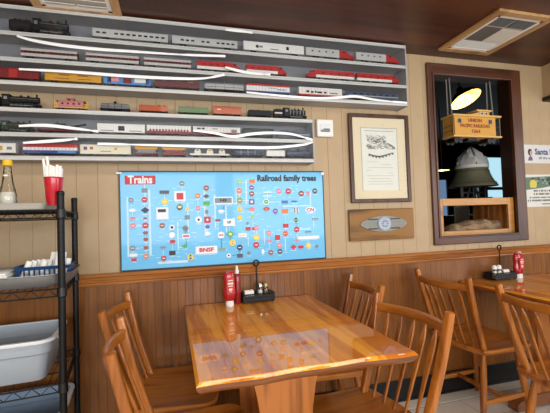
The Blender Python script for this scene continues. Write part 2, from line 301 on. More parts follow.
def shape(u, v, kind, w, h, y, mi):
    if kind in 'ce': p = [(u+w/2*math.cos(2*PI*k/14), v+h/2*math.sin(2*PI*k/14)) for k in range(14)]
    elif kind == 'd': p = [(u+w/2, v), (u, v+h/2), (u-w/2, v), (u, v-h/2)]
    else: p = [(u-w/2, v-h/2), (u+w/2, v-h/2), (u+w/2, v+h/2), (u-w/2, v+h/2)]
    prism(bm, p, y, y+.0006, mi, 'xz')

for i, (u, v, c, k, w, h) in enumerate(LOGOS):
    shape(u, v, k, w, h, -.0072-.0003*(i % 5), LN.index(c))
    if c not in ('white',) and k in 'c' and w > .018:      # small light emblem inside each roundel
        shape(u, v+.0005, 'r', w*.5, h*.14, -.0092, LN.index('white'))
    shape(u+.001, v-h/2-.005, 'r', max(w*.8, .016), .002, -.0066, LN.index('grey' if i % 2 else 'white'))
obj('emblems', bm, [mat('print_'+n, LC[n], rough=.4) for n in LN], t)
bm = B()
for a, b, c, d in LINES:
    if abs(a-c) < abs(b-d): bx(bm, min(a, c)-.0012, max(a, c)+.0012, -.0066, -.0060, min(b, d), max(b, d))
    else: bx(bm, min(a, c), max(a, c), -.0066, -.0060, min(b, d)-.0012, max(b, d)+.0012)
rr = random.Random(3)
for (u, v, c, k, w, h) in LOGOS:      # genealogy lines joining one emblem to the next
    near = sorted([(abs(a[1]-v), a) for a in LOGOS if .01 < v-a[1] < .09 and abs(a[0]-u) < .02])
    if near: bx(bm, u-.0011, u+.0011, -.0065, -.0060, near[0][1][1], v)
    side = sorted([(a[0]-u, a) for a in LOGOS if .02 < a[0]-u < .075 and abs(a[1]-v) < .012])
    if side: bx(bm, u, side[0][1][0], -.0065, -.0060, v-.0010, v+.0010)
for k in range(170):   # fine captions between the logos
    u = rr.uniform(.04, PW-.05); v = rr.uniform(.03, PH-.08); w = rr.uniform(.01, .03)
    bx(bm, u, u+w, -.0065, -.0060, v, v+.0022)
obj('connecting_lines', bm, mat('print_pale', (196, 224, 236), rough=.4), t)
bm = B(); bx(bm, .026, .184, -.0072, -.006, PH-.070, PH-.022, 0, 0); text(bm, 'Trains', (.105, -.0078, PH-.046), .058, mi=1, bold=.002, sx=.86)
obj('heading', bm, [mat('print_red', LC['red']), mat('print_white', LC['white'])], t)
bm = B(); text(bm, 'Railroad family trees', (.942, -.007, PH-.040), .050, bold=.0022, sx=.90)
obj('title', bm, mat('print_black', LC['black']), t)
bm = B(); text(bm, 'BNSF', (.4505, -.0096, .088), .030, mi=0, bold=.0012, sx=1.2); text(bm, 'CN', (1.083, -.0096, .298), .028, mi=0, bold=.0008, sx=1.2)
text(bm, 'UP', (.583, -.0096, .239), .018, mi=1, bold=.0006); text(bm, 'NS', (.553, -.0102, .366), .020, mi=1, bold=.0008, sx=1.6)
obj('railroad_initials', bm, [mat('print_red', LC['red']), mat('print_black', LC['black'])], t)

# framed certificate
t = thing('framed_certificate', 'dark framed certificate with cream mat and train drawing on the tan wall', 'picture', (1.080, 0, 1.281))
FW, FH = .434, .573
M_pf = wood('picture_frame_wood', (48, 28, 18), (84, 54, 36), 'z', 1, rough=.35)
bm = B(); wall_rect_frame(bm, 0, FW, 0, FH, .024, -.026, -.001, 0, .004); obj('frame', bm, M_pf, t)
bm = B(); bx(bm, .02, FW-.02, -.012, -.002, .02, FH-.02); obj('mat_board', bm, mat('cream_mat', (222, 208, 178), rough=.7), t)
bm = B(); bx(bm, .088, FW-.088, -.0128, -.012, .078, FH-.092, 0, 0); bx(bm, .084, .088, -.0128, -.012, .074, FH-.088, 0, 1); bx(bm, FW-.088, FW-.084, -.0128, -.012, .074, FH-.088, 0, 1); bx(bm, .084, FW-.084, -.0128, -.012, FH-.092, FH-.088, 0, 1)
rr = random.Random(5)
for k in range(330):    # engraving of a steam train
    a = rr.random(); u = .12+.20*a; v = .345+.06*rr.random()*(1.2-abs(a-.45)*1.6)
    if rr.random() < .35: v = .39+rr.random()*.045; u = .12+rr.random()*.14
    w = rr.uniform(.003, .014); prism(bm, [(u, v), (u+w, v+rr.uniform(-.003, .003)), (u+w, v+.003), (u, v+.0035)], -.0134, -.0128, 1 if rr.random() < .6 else 2, 'xz')
for k in range(22):     # sweeping script title
    a = k/21; bx(bm, .135+.17*a, .147+.17*a, -.0134, -.0128, .300-.014*math.sin(a*PI*1.3)+(.008 if k % 3 else 0), .315-.012*math.sin(a*PI*1.3), 0, 2)
for j, (a, b) in enumerate(((.12, .2), (.22, .30), (.13, .31), (.115, .16), (.27, .31), (.12, .315), (.14, .29), (.12, .30), (.125, .31))):
    bx(bm, a, b, -.0134, -.0128, .262-j*.018, .264-j*.018, 0, 1)
bx(bm, .11, .324, -.0134, -.0128, .462, .466, 0, 1)
obj('print', bm, [mat('paper_white', (222, 222, 212), rough=.6), mat('ink_pale_grey', (160, 162, 158)), mat('ink_grey', (104, 106, 104))], t)
bm = B(); bx(bm, .02, FW-.02, -.0165, -.0155, .02, FH-.02); obj('glass', bm, clear('picture_glass', (255, 255, 255), .02), t)

# wooden plaque with silver winged emblem
t = thing('wooden_plaque', 'walnut plaque with a pointed silver winged medallion below the framed certificate', 'plaque', (1.058, 0, 1.040))
bm = B(); bx(bm, 0, .464, -.024, -.001, 0, .200, .006); obj('board', bm, wood('plaque_walnut', (84, 54, 18), (142, 100, 46), 'x', .7, rough=.4, coat=.1, spec=.3, ring=1), t)
bm = B(); cx, cz = .238, .104
pts = []
for k in range(40):
    a = 2*PI*k/40; ca, sa = math.cos(a), math.sin(a)
    pts.append((cx+.168*ca*abs(ca)**.15, cz+.050*sa*(abs(sa)**.25 if abs(sa) > 0 else 0)))
prism(bm, pts, -.031, -.022, 0, 'xz')
for k, off in enumerate((-.030, -.018, -.006, .006, .018, .030)):
    for s in (-1, 1):
        L = .125-abs(off)*1.5
        bx(bm, cx+s*.045, cx+s*(.035+L), -.034, -.030, cz+off-.004, cz+off+.004, .0012, 2 if abs(off) > .025 else 0)
lathe(bm, [(0.0, 0), (.046, 0), (.046, .008), (.040, .011), (.036, .009), (.001, .013)], (cx, -.030, cz), 26, 1, Matrix.Rotation(R(90), 4, 'X'))
for k in range(8):
    a = 2*PI*k/8; box(bm, (cx+.018*math.cos(a), -.043, cz+.018*math.sin(a)), (.010, .004, .004), .001, 2, Matrix.Rotation(-a, 3, 'Y'))
obj('medallion', bm, [mat('silver_relief', (138, 138, 132), rough=.5, metal=.2), mat('pale_blue_enamel', (166, 176, 190), rough=.5, metal=.1), mat('dark_enamel', (52, 54, 64), rough=.4)], t, True)

# thermostat
t = thing('thermostat', 'small white plastic thermostat box beside the lower train case', 'thermostat', (.862, 0, 1.696))
bm = B(); bx(bm, 0, .108, -.028, -.001, 0, .108, .006); obj('housing', bm, M_white, t)
bm = B(); bx(bm, .018, .090, -.032, -.027, .030, .080, .004, 0); bx(bm, .024, .082, -.036, -.030, .028, .042, .003, 1); bx(bm, .04, .082, -.036, -.030, .042, .05, .003, 1); obj('display_cover', bm, [mat('pale_plastic', (220, 224, 224)), mat('grey_display', (122, 134, 134))], t)

# signs at the right edge
t = thing('railway_sign', 'white Santa Fe sign with a dark haired portrait at the right of the window', 'sign', (2.497, 0, 1.545))
bm = B(); bx(bm, 0, .62, -.006, -.001, 0, .140, .002); obj('panel', bm, mat('sign_white', (208, 206, 204), rough=.4), t)
bm = B(); text(bm, 'Santa Fe', (.100, -.0066, .085), .062, bold=.0018, mi=0, align='LEFT', sx=.95); text(bm, 'all the way', (.135, -.0066, .040), .028, mi=1, align='LEFT', bold=.0004, sx=1.2)
obj('lettering', bm, [mat('sign_blue', (44, 60, 116)), mat('ink_grey2', (96, 98, 108))], t)
bm = B()
prism(bm, [(.033, .02), (.078, .02), (.074, .045), (.058, .056), (.042, .046)], -.0066, -.006, 2, 'xz')
prism(bm, [(.055+.020*math.cos(k*PI/8), .082+.026*math.sin(k*PI/8)) for k in range(16)], -.0070, -.006, 0, 'xz')
prism(bm, [(.063+.013*math.cos(k*PI/8), .077+.018*math.sin(k*PI/8)) for k in range(16)], -.0076, -.006, 1, 'xz')
obj('portrait', bm, [mat('portrait_dark_hair', (40, 26, 30)), mat('portrait_skin', (196, 150, 134)), mat('portrait_violet', (110, 84, 120))], t)
t = thing('paper_notice', 'white notice with a photo of a yellow engine among trees below the Santa Fe sign', 'notice', (2.493, 0, 1.222))
bm = B(); bx(bm, 0, .62, -.004, -.001, 0, .240, .001); obj('sheet', bm, mat('notice_white', (214, 212, 204), rough=.6), t)
bm = B()
prism(bm, [(0, .125), (.16, .14), (.34, .165), (.62, .17), (.62, .240), (.10, .222), (0, .218)], -.0048, -.004, 0, 'xz')
rr = random.Random(2)
for k in range(40):
    u, v, r_ = rr.uniform(.02, .6), rr.uniform(.165, .222), rr.uniform(.008, .02); v = min(v, .225-r_)
    prism(bm, [(u+r_*math.cos(j*PI/4), v+r_*.7*math.sin(j*PI/4)) for j in range(8)], -.0052-.0001*(k % 4), -.0048, rr.choice((1, 2, 3)), 'xz')
prism(bm, [(.045, .142), (.10, .142), (.11, .175), (.088, .200), (.055, .200), (.04, .175)], -.0062, -.0048, 4, 'xz')
obj('photo', bm, [mat('print_dull_green', (92, 116, 96)), mat('print_dark_green', (50, 72, 50)), mat('print_mid_green', (108, 130, 92)), mat('print_grey_green', (142, 156, 156)), mat('print_ochre', (206, 186, 74))], t)
bm = B()
for j, (u, s_, h_) in enumerate(((.075, 24, .014), (.075, 22, .014), (.035, 20, .010), (.015, 34, .014), (.15, 14, .009))):
    x = u
    for k in range(s_):
        w = rr.uniform(.006, .016)
        if x+w > .6: break
        bx(bm, x, x+w, -.0046, -.004, .112-j*.024, .112-j*.024+h_); x += w+(.010 if rr.random() < .25 else .003)
obj('printed_text', bm, mat('ink_dark_grey', (96, 98, 92)), t)

# ceiling vents
def vent(x0, x1, y0, y1, label, kind):
    t = thing('ceiling_vent', label, 'vent', ((x0+x1)/2, (y0+y1)/2, CEIL), 0, 'ceiling vents'); hx, hy = (x1-x0)/2, (y1-y0)/2
    bm = B(); w = .042
    for (a, b, c, d) in ((-hx, hx, -hy, -hy+w), (-hx, hx, hy-w, hy), (-hx, -hx+w, -hy+w, hy-w), (hx-w, hx, -hy+w, hy-w)): bx(bm, a, b, c, d, -.016, 0, .003)
    obj('surround', bm, wood('vent_oak', (150, 112, 70), (188, 148, 102), 'y', 1, rough=.4), t)
    bm = B(); bx(bm, -hx+w, hx-w, -hy+w, hy-w, -.006, 0, 0, 1)
    for (a, b, c, d) in ((-hx+w, hx-w, -hy+w, -hy+w+.02), (-hx+w, hx-w, hy-w-.02, hy-w), (-hx+w, -hx+w+.02, -hy+w, hy-w), (hx-w-.02, hx-w, -hy+w, hy-w)): bx(bm, a, b, c, d, -.013, -.004, .002, 0)
    obj('register', bm, [M_white, mat('grille_white', (186, 180, 172), rough=.5)], t)
    def louvres(a, b, c, d, m, name, along='x'):
        bm = B(); bx(bm, a, b, c, d, -.0075, -.005, 0, 1); n = 9
        for k in range(n):
            if along == 'x': y = c+(k+.5)*(d-c)/n; box(bm, ((a+b)/2, y, -.010), (b-a, (d-c)/n*.75, .002), 0, 0, Matrix.Rotation(R(35), 3, 'X'))
            else: x = a+(k+.5)*(b-a)/n; box(bm, (x, (c+d)/2, -.010), ((b-a)/n*.75, d-c, .002), 0, 0, Matrix.Rotation(R(35), 3, 'Y'))
        obj(name, bm, m, t)
    g = [mat('louvre_grey', (112, 110, 106), rough=.5), mat('vent_shadow_gap', (46, 44, 42))]; wt = [M_white, mat('grille_white', (186, 180, 172))]
    a, b, c, d = -hx+w+.02, hx-w-.02, -hy+w+.02, hy-w-.02
    if kind:
        louvres(a, -.006, c, c+.09, g, 'louvre_panel', 'x'); louvres(.006, b, c, c+.09, g, 'louvre_panel', 'x')
        louvres(a, -.01, c+.105, d-.10, g, 'louvre_panel', 'y'); louvres(.0, b, c+.105, d-.10, wt, 'louvre_panel', 'y'); louvres(a, b, d-.09, d, wt, 'louvre_panel', 'x')
    else:
        louvres(a, -.006, c, d, wt, 'louvre_panel', 'x'); louvres(.006, b, c, d, wt, 'louvre_panel', 'x')
vent(1.700, 2.100, -.590, -.110, 'wood framed ceiling vent with grey louvres above the window', 1)
vent(-.635, -.235, -.640, -.100, 'wood framed white ceiling vent above the upper train case', 0)
# ------------------------------------------------------------ clear plastics
M_acr = clear('clear_acrylic'); M_clear = clear('clear_bottle_plastic', (250, 252, 250), .08)
# ------------------------------------------------------------ display cases
M_case = mat('case_light_grey', (168, 168, 170), rough=.5); M_lip = mat('case_white_edge', (200, 199, 195), rough=.4); M_caseback = mat('case_back_grey', (124, 126, 131), rough=.6, noise=.08, nscale=5)
M_glare = mat('white_glare', (245, 246, 248), rough=.2, coat=.5)  # white standing in for reflected light on the case fronts
def case(label, x0, x1, zs, streaks, left_open=False):
    t = thing('train_display_case', label, 'display case', (0, 0, 0))
    b, tp = zs[0], zs[-1]; yf = -.120
    bm = B(); bx(bm, x0, x1, -.006, -.001, b, tp); obj('back_panel', bm, M_caseback, t)
    for k, z in enumerate(zs):
        bm = B(); bx(bm, x0, x1, yf, -.006, z-.005, z+.005, .001); bx(bm, x0, x1, yf-.004, yf+.002, z-.010, z+.010, .002, 1)
        sh_ = obj('shelf', bm, [M_case, M_lip], t)
        if z != zs[-1] or zs is LO:
             bm = B(); bx(bm, x0+.01, x1-.01, -.113, -.073, z+.005, z+.0142); obj('track_bed', bm, mat('track_bed_grey', (120, 118, 114), rough=.8), sh_)
    for x, nm in ((x0, 'side_panel'), (x1, 'side_panel')):
        bm = B(); bx(bm, x-.004, x+.004, yf-.004, -.006, b-.011, tp+.011, .001); obj(nm, bm, M_case, t)
    for a, c in zip(zs, zs[1:]):
        bm = B(); bx(bm, x0+.004, x1-.004, yf-.006, yf-.0045, a, c); obj('clear_panel', bm, M_acr, t)
    for s in streaks:  # glare of lights in the clear fronts, modelled as white strips
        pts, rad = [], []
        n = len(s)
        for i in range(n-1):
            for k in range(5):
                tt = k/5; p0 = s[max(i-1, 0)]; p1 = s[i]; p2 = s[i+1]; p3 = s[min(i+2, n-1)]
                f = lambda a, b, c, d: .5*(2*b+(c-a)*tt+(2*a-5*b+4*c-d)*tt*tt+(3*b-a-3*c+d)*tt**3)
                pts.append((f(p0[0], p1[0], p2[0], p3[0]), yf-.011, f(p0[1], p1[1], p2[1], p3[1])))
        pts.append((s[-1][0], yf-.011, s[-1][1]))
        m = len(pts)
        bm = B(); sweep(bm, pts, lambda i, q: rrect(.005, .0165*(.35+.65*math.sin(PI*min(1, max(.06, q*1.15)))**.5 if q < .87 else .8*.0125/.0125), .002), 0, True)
        obj('glare_streak', bm, M_glare, t, True)
    return t
UP = [1.893, 2.006, 2.133, 2.262]; LO = [1.530, 1.643, 1.762]
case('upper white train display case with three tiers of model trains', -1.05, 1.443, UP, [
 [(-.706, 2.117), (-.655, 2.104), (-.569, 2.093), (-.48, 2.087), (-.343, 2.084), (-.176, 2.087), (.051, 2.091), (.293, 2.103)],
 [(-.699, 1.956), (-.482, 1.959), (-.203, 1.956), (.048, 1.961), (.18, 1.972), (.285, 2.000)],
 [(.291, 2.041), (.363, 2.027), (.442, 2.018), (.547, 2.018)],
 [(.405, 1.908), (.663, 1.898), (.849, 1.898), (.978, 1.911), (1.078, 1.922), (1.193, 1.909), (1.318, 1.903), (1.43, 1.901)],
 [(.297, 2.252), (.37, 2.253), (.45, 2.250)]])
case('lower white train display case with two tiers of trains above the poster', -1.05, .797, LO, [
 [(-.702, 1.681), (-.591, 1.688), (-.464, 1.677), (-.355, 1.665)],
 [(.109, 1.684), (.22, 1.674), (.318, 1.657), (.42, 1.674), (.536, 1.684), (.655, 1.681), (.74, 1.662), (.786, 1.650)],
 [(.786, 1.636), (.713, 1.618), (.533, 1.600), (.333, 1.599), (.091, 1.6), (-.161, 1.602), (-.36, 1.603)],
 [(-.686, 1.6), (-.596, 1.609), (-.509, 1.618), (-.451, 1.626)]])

# ------------------------------------------------------------ model trains
PAL = {'k': (17, 17, 19), 'g': (120, 122, 124), 's': (188, 188, 184), 'w': (224, 222, 216), 'r': (176, 40, 38), 'dr': (120, 30, 34), 'm': (96, 44, 42), 'y': (206, 152, 40), 'b': (42, 66, 132), 'lb': (84, 138, 196),
       'o': (168, 80, 44), 'gr': (78, 108, 62), 'dg': (44, 60, 50), 'p': (160, 84, 84), 'c': (222, 214, 188), 'db': (70, 84, 104), 'yy': (240, 190, 60), 'pk': (222, 140, 140), 'dk': (36, 36, 38)}
def pm(k): return mat('train_paint_'+k, PAL[k], rough=.6 if k in ('k', 'dk', 'dg') else .4, coat=0 if k in ('k', 'dk', 'dg') else .2, spec=.3)
YC = -.094; HW = .017
def truck(t, x, L=.036, col='k'):
    bm = B(); bx(bm, x-L/2, x+L/2, -HW*.95, -HW*.6, .004, .010, .001); bx(bm, x-L/2, x+L/2, HW*.6, HW*.95, .004, .010, .001)
    for s in (-1, 1):
        for q in (-1, 1):
            lathe(bm, [(.0055, -.0015), (.0055, .0015)], (x+s*L*.3, q*HW*.75, .0055), 10, 0, Matrix.Rotation(R(90), 4, 'X'))
        bx(bm, x+s*L*.3-.001, x+s*L*.3+.001, -HW*.7, HW*.7, .0045, .0065)
    obj('truck', bm, pm(col), t)
def bodybands(bm, x0, x1, bands, z0=.010, roof='flat', hw=HW):
    """bands: list (height, material index)"""
    z = z0
    for h, mi in bands:
        bx(bm, x0, x1, -hw, hw, z, z+h, 0, mi); z += h
    return z
def windows(bm, x0, x1, z, n, mi, w=.6, h=.007, gap=()):
    d = (x1-x0)/n
    for k in range(n):
        if k in gap: continue
        a = x0+k*d+d*(1-w)/2
        for s in (-1, 1): bx(bm, a, a+d*w, s*HW, s*(HW+.0006), z, z+h, 0, mi)
def roofcurve(bm, x0, x1, z, h, mi, hw=HW):
    n = 8; pr = [(hw*math.cos(PI*k/n), z+h*math.sin(PI*k/n)) for k in range(n+1)]
    prism(bm, pr, x0, x1, mi, 'yz')
def scalebm(bm, s):
    for v in bm.verts: v.co.z *= s
def passenger(t, L, c, band, win):
    bm = B(); h = L/2; z = bodybands(bm, -h, h, [(.012, 0), (.011, 1), (.007, 0)]); roofcurve(bm, -h, h, z, .008, 0)
    windows(bm, -h+.012, h-.012, .0235, 12, 2, .62, .007, win); 
    for s in (-1, 1): bx(bm, s*h, s*(h+.002), -.008, .008, .012, .042, 0, 2)
    obj('body', bm, [pm(c), pm(band), pm('k')], t); truck(t, -h*.68); truck(t, h*.68)
def diesel(t, L, lo, hi, d, nose=None, stripe=None, nf=.25):
    bm = B(); h = L/2; nz = nose or hi; nl = min(.055, L*.25) if nf == .25 else L*nf
    xa, xb = (-h, h-nl) if d > 0 else (-h+nl, h)
    bodybands(bm, xa, xb, [(.013, 0), (.003, 2), (.020, 1)]); roofcurve(bm, xa, xb, .046, .005, 1)
    x0, x1 = (h-nl, h) if d > 0 else (-h+nl, -h)
    loft(bm, [[(x0, -HW, .010), (x0, HW, .010), (x0, HW, .046), (x0, .008, .051), (x0, -.008, .051), (x0, -HW, .046)],
              [(x0+(x1-x0)*.4, -HW, .010), (x0+(x1-x0)*.4, HW, .010), (x0+(x1-x0)*.4, HW, .045), (x0+(x1-x0)*.4, .008, .049), (x0+(x1-x0)*.4, -.008, .049), (x0+(x1-x0)*.4, -HW, .045)],
              [(x0+(x1-x0)*.62, -HW, .010), (x0+(x1-x0)*.62, HW, .010), (x0+(x1-x0)*.62, HW*.9, .034), (x0+(x1-x0)*.62, .008, .036), (x0+(x1-x0)*.62, -.008, .036), (x0+(x1-x0)*.62, -HW*.9, .034)],
              [(x1, -HW*.6, .010), (x1, HW*.6, .010), (x1, HW*.5, .024), (x1, .005, .026), (x1, -.005, .026), (x1, -HW*.5, .024)]], 3)
    xm = x0+(x1-x0)*.30
    for s in (-1, 1): bx(bm, xm-.005, xm+.005, s*HW, s*(HW+.0008), .034, .042, 0, 4)
    box(bm, (x0+(x1-x0)*.52, 0, .042), (.003, .022, .007), 0, 4)
    for k in range(5): bx(bm, xa+.02+k*(xb-xa-.04)/5, xa+.026+k*(xb-xa-.04)/5, -.006, .006, .050, .0535, 0, 4)
    windows(bm, xa+.02, xb-.02, .030, 4, 4, .25, .006)
    obj('body', bm, [pm(lo), pm(hi), pm(stripe or hi), pm(nz), pm('k')], t); truck(t, -h*.62, .05); truck(t, h*.62, .05)
    bm = B(); bx(bm, -L*.13, L*.13, -HW*.8, HW*.8, .004, .010, .002); obj('fuel_tank', bm, pm('k'), t)
def boxcar(t, L, cols, door=None, marks=(), H=.038):
    bm = B(); h = L/2; n = len(cols); z = .010
    z = bodybands(bm, -h, h, [(H/n, i) for i in range(n)]); roofcurve(bm, -h, h, z, .005, n-1)
    ml = list(dict.fromkeys(m[2] for m in marks)); nr = 14
    for k in range(nr+1):
        x = -h+.001+(L-.002)*k/nr
        for s in (-1, 1): bx(bm, x-.0004, x+.0004, s*HW, s*(HW+.0007), .011, z-.001, 0, 0 if n == 1 else n-1 if False else 0)
    for u, v, c, w, hh in marks:
        bx(bm, -h+u*L-w/2, -h+u*L+w/2, -HW-.0014, -HW, .010+v*H-hh/2, .010+v*H+hh/2, 0, n+ml.index(c))
    bd = obj('body', bm, [pm(c) for c in cols]+[pm(c) for c in ml], t)
    if door:
        bm = B(); bx(bm, -.018, .018, -HW-.0022, -HW-.0002, .012, .010+H-.002, .0005)
        bx(bm, -.018, -.016, -HW-.003, -HW-.002, .014, .010+H-.004); obj('sliding_door', bm, pm(door), bd)
    truck(t, -h*.68); truck(t, h*.68)
def tankcar(t, L, c, c2):
    h = L/2; bm = B(); M = Matrix.Rotation(R(90), 4, 'Y'); r = .015
    lathe(bm, [(.001, -h+.002), (r*.7, -h+.004), (r, -h+.010), (r, h-.010), (r*.7, h-.004), (.001, h-.002)], (0, 0, .028), 18, 0, M)
    for x in (-h*.45, 0, h*.45): lathe(bm, [(r+.0006, -.001), (r+.0006, .001)], (x, 0, .028), 18, 1, M)
    obj('tank', bm, [pm(c), pm(c2)], t, True)
    bm = B(); lathe(bm, [(.007, 0), (.007, .008), (.004, .012), (.0005, .013)], (0, 0, .041), 14); tube(bm, [(-.02, -.009, .038), (-.02, -.009, .046), (.02, -.009, .046), (.02, -.009, .038)], .0006, 6); obj('dome', bm, pm(c2), t, True)
    bm = B(); bx(bm, -h, h, -HW, HW, .010, .014, .001); tube(bm, [(-h+.01, -HW-.001, .024), (h-.01, -HW-.001, .024)], .0008, 6); obj('frame', bm, pm('k'), t)
    truck(t, -h*.68); truck(t, h*.68)
def caboose(t, L, c, e):
    h = L/2; bm = B(); z = bodybands(bm, -h+.018, h-.018, [(.030, 0)]); roofcurve(bm, -h+.008, h-.008, z, .004, 0); windows(bm, -h+.025, h-.025, .024, 4, 1, .35, .008)
    obj('body', bm, [pm(c), pm('k')], t)
    bm = B(); bx(bm, -.020, .012, -HW*.8, HW*.8, .040, .052, .001); bx(bm, -.023, .015, -HW*.9, HW*.9, .052, .0545, .001); bx(bm, -.014, -.002, -HW*.8-.0006, -HW*.8, .044, .050, 0, 1); obj('cupola', bm, [pm(c), pm('k')], t)
    bm = B(); bx(bm, -h, h, -HW, HW, .008, .011)
    for s in (-1, 1):
        for q in (-1, 1): tube(bm, [(s*(h-.002), q*HW*.9, .010), (s*(h-.002), q*HW*.9, .040)], .001, 6)
        for zz in (.018, .026): tube(bm, [(s*(h-.002), -HW*.9, zz), (s*(h-.002), HW*.9, zz)], .001, 6); tube(bm, [(s*(h-.002), -HW*.9, zz), (s*(h-.018), -HW*.9, zz)], .001, 6)
    obj('end_platform', bm, pm(e), t); truck(t, -h*.6, .03); truck(t, h*.6, .03)
def gondola(t, L, c, load, ribs=10):
    h = L/2; bm = B(); bx(bm, -h, h, -HW, HW, .010, .013)
    for s in (-1, 1): bx(bm, -h, h, s*HW, s*(HW-.0012), .013, .036); bx(bm, s*h, s*(h-.0012), -HW, HW, .013, .036)
    for k in range(ribs+1):
        x = -h+.001+(L-.002)*k/ribs; bx(bm, x-.0011, x+.0011, -HW-.0018, -HW, .010, .037); bx(bm, x-.0011, x+.0011, HW, HW+.0018, .010, .037)
    bx(bm, -h, h, -HW-.002, -HW, .035, .038); bx(bm, -h, h, HW, HW+.002, .035, .038)
    obj('body', bm, pm(c), t)
    bm = B(); rr = random.Random(int(L*1e4))
    for k in range(40): box(bm, (rr.uniform(-h+.008, h-.008), rr.uniform(-.010, .010), .034+rr.random()*.006), (.009, .008, .007), .001, 0, Matrix.Rotation(rr.random()*3, 3, 'Z'))
    bx(bm, -h+.003, h-.003, -.014, .014, .013, .034); obj('load', bm, pm(load), t, kind='stuff')
    truck(t, -h*.68, .03); truck(t, h*.68, .03)
def steam(t, L, d, c='k', trim='dk', tender=.36):
    """locomotive with its tender; d=+1 nose to the right"""
    h = L/2; tl = L*tender; fx = lambda x: x if d > 0 else -x
    def X(a, b): return (fx(a), fx(b)) if d > 0 else (fx(b), fx(a))
    M = Matrix.Rotation(R(90), 4, 'Y'); xa = -h+tl+.006
    bm = B(); a, b = X(xa+.030, h-.006); r = .0125
    lathe(bm, [(r*1.05, a), (r*1.05, a+(b-a)*.5), (r*.96, a+(b-a)*.5+.001), (r*.92, b)] if d > 0 else [(r*.92, a), (r*.96, a+(b-a)*.5), (r*1.05, a+(b-a)*.5+.001), (r*1.05, b)], (0, 0, .032), 18, 0, M)
    for k in range(5):
        x = fx(xa+.04+(h-.02-xa-.04)*k/4); lathe(bm, [(r*1.09, -.0008), (r*1.09, .0008)], (x, 0, .032), 18, 1, M)
    obj('boiler', bm, [pm(c), pm(trim)], t, True)
    bm = B(); xs = fx(h-.018); lathe(bm, [(.0045, .042), (.0038, .050), (.0055, .054), (.0045, .054)], (xs, 0, 0), 12)
    for u in (.35, .58): lathe(bm, [(.0055, .040), (.0055, .047), (.003, .050), (.0004, .0505)], (fx(xa+.03+(h-xa-.03)*u), 0, 0), 12)
    obj('smokestack', bm, pm(c), t, True)
    bm = B(); a, b = X(xa, xa+.032); bx(bm, a, b, -HW, HW, .012, .046, .001); bx(bm, a-.003, b+.003, -HW-.001, HW+.001, .046, .049, .001)
    w0, w1 = X(xa+.008, xa+.022); bx(bm, w0, w1, -HW-.0006, -HW, .030, .041, 0, 1); obj('cab', bm, [pm(c), pm('g')], t)
    bm = B(); a, b = X(xa, h); bx(bm, a, b, -HW*.85, HW*.85, .010, .016); cx = fx(h)
    loft(bm, [[(cx-d*.008, -.014, .016), (cx-d*.008, .014, .016), (cx-d*.008, .014, .004), (cx-d*.008, -.014, .004)], [(cx, -.011, .012), (cx, .011, .012), (cx, .003, .003), (cx, -.003, .003)]])
    tube(bm, [(fx(xa+.035), -HW-.002, .0085), (fx(h-.03), -HW-.002, .0075)], .0013, 6, 1); bx(bm, *X(h-.028, h-.014), -HW-.002, HW+.002, .008, .016, .001)
    tube(bm, [(fx(xa+.03), -.0135, .036), (fx(h-.008), -.0135, .034)], .0007, 6, 1)
    obj('running_gear', bm, [pm(c), pm('g')], t)
    bm = B(); n = 4
    for k in range(n):
        x = fx(xa+.040+k*.020)
        if abs(x) > h-.02 and k > 2: continue
        for q in (-1, 1): lathe(bm, [(.0085, -.0015), (.0085, .0015)], (x, q*HW*.9, .0090), 14, 0, Matrix.Rotation(R(90), 4, 'X'))
    obj('driving_wheels', bm, pm('dk'), t)
    bm = B(); a, b = X(-h, -h+tl); bx(bm, a, b, -HW, HW, .010, .036, .001); bx(bm, a+.002, b-.002, -HW+.003, HW-.003, .036, .040, .002)
    rr = random.Random(4)
    for k in range(14): box(bm, (rr.uniform(a+.01, b-.01), rr.uniform(-.009, .009), .041), (.008, .007, .005), .001, 0, Matrix.Rotation(rr.random()*3, 3, 'Z'))
    bx(bm, a+.006, b-.006, -HW-.0006, -HW, .020, .026, 0, 1); obj('tender', bm, [pm(c), pm(trim)], t)
    truck(t, (a+b)/2-tl*.28, .022); truck(t, (a+b)/2+tl*.28, .022)
def cranecar(t, L):
    h = L/2; bm = B(); bx(bm, -h, h, -HW, HW, .010, .017, .001); 
    for k in range(12): bx(bm, -h+.01+k*(L-.02)/12, -h+.012+k*(L-.02)/12, -HW-.001, -HW, .011, .020)
    obj('flatcar_deck', bm, pm('dr'), t); truck(t, -h*.7, .05); truck(t, h*.7, .05)
    bm = B(); bx(bm, -.055, -.008, -.014, .014, .020, .040, .002); lathe(bm, [(.012, .017), (.012, .021)], (-.03, 0, 0), 14); bx(bm, -.058, -.005, -.015, .015, .040, .043, .001); tube(bm, [(-.045, 0, .043), (-.045, 0, .054)], .003, 8); obj('crane_cabin', bm, pm('dg'), t)
    bm = B()
    for q in (-.006, .006):
        tube(bm, [(-.010, q, .022), (.085, q*.5, .044)], .0014, 6); tube(bm, [(-.010, q, .030), (.085, q*.5, .047)], .0014, 6)
    for k in range(7): a = k/7; tube(bm, [(-.01+.095*a, -.006*(1-a*.5), .022+.022*a), (-.01+.095*(a+.14), -.006*(1-a*.5), .030+.017*(a+.14))], .0009, 6)
    tube(bm, [(.085, 0, .045), (.085, 0, .026)], .0006, 6); box(bm, (.085, 0, .024), (.005, .004, .006), .001); obj('crane_boom', bm, pm('k'), t)
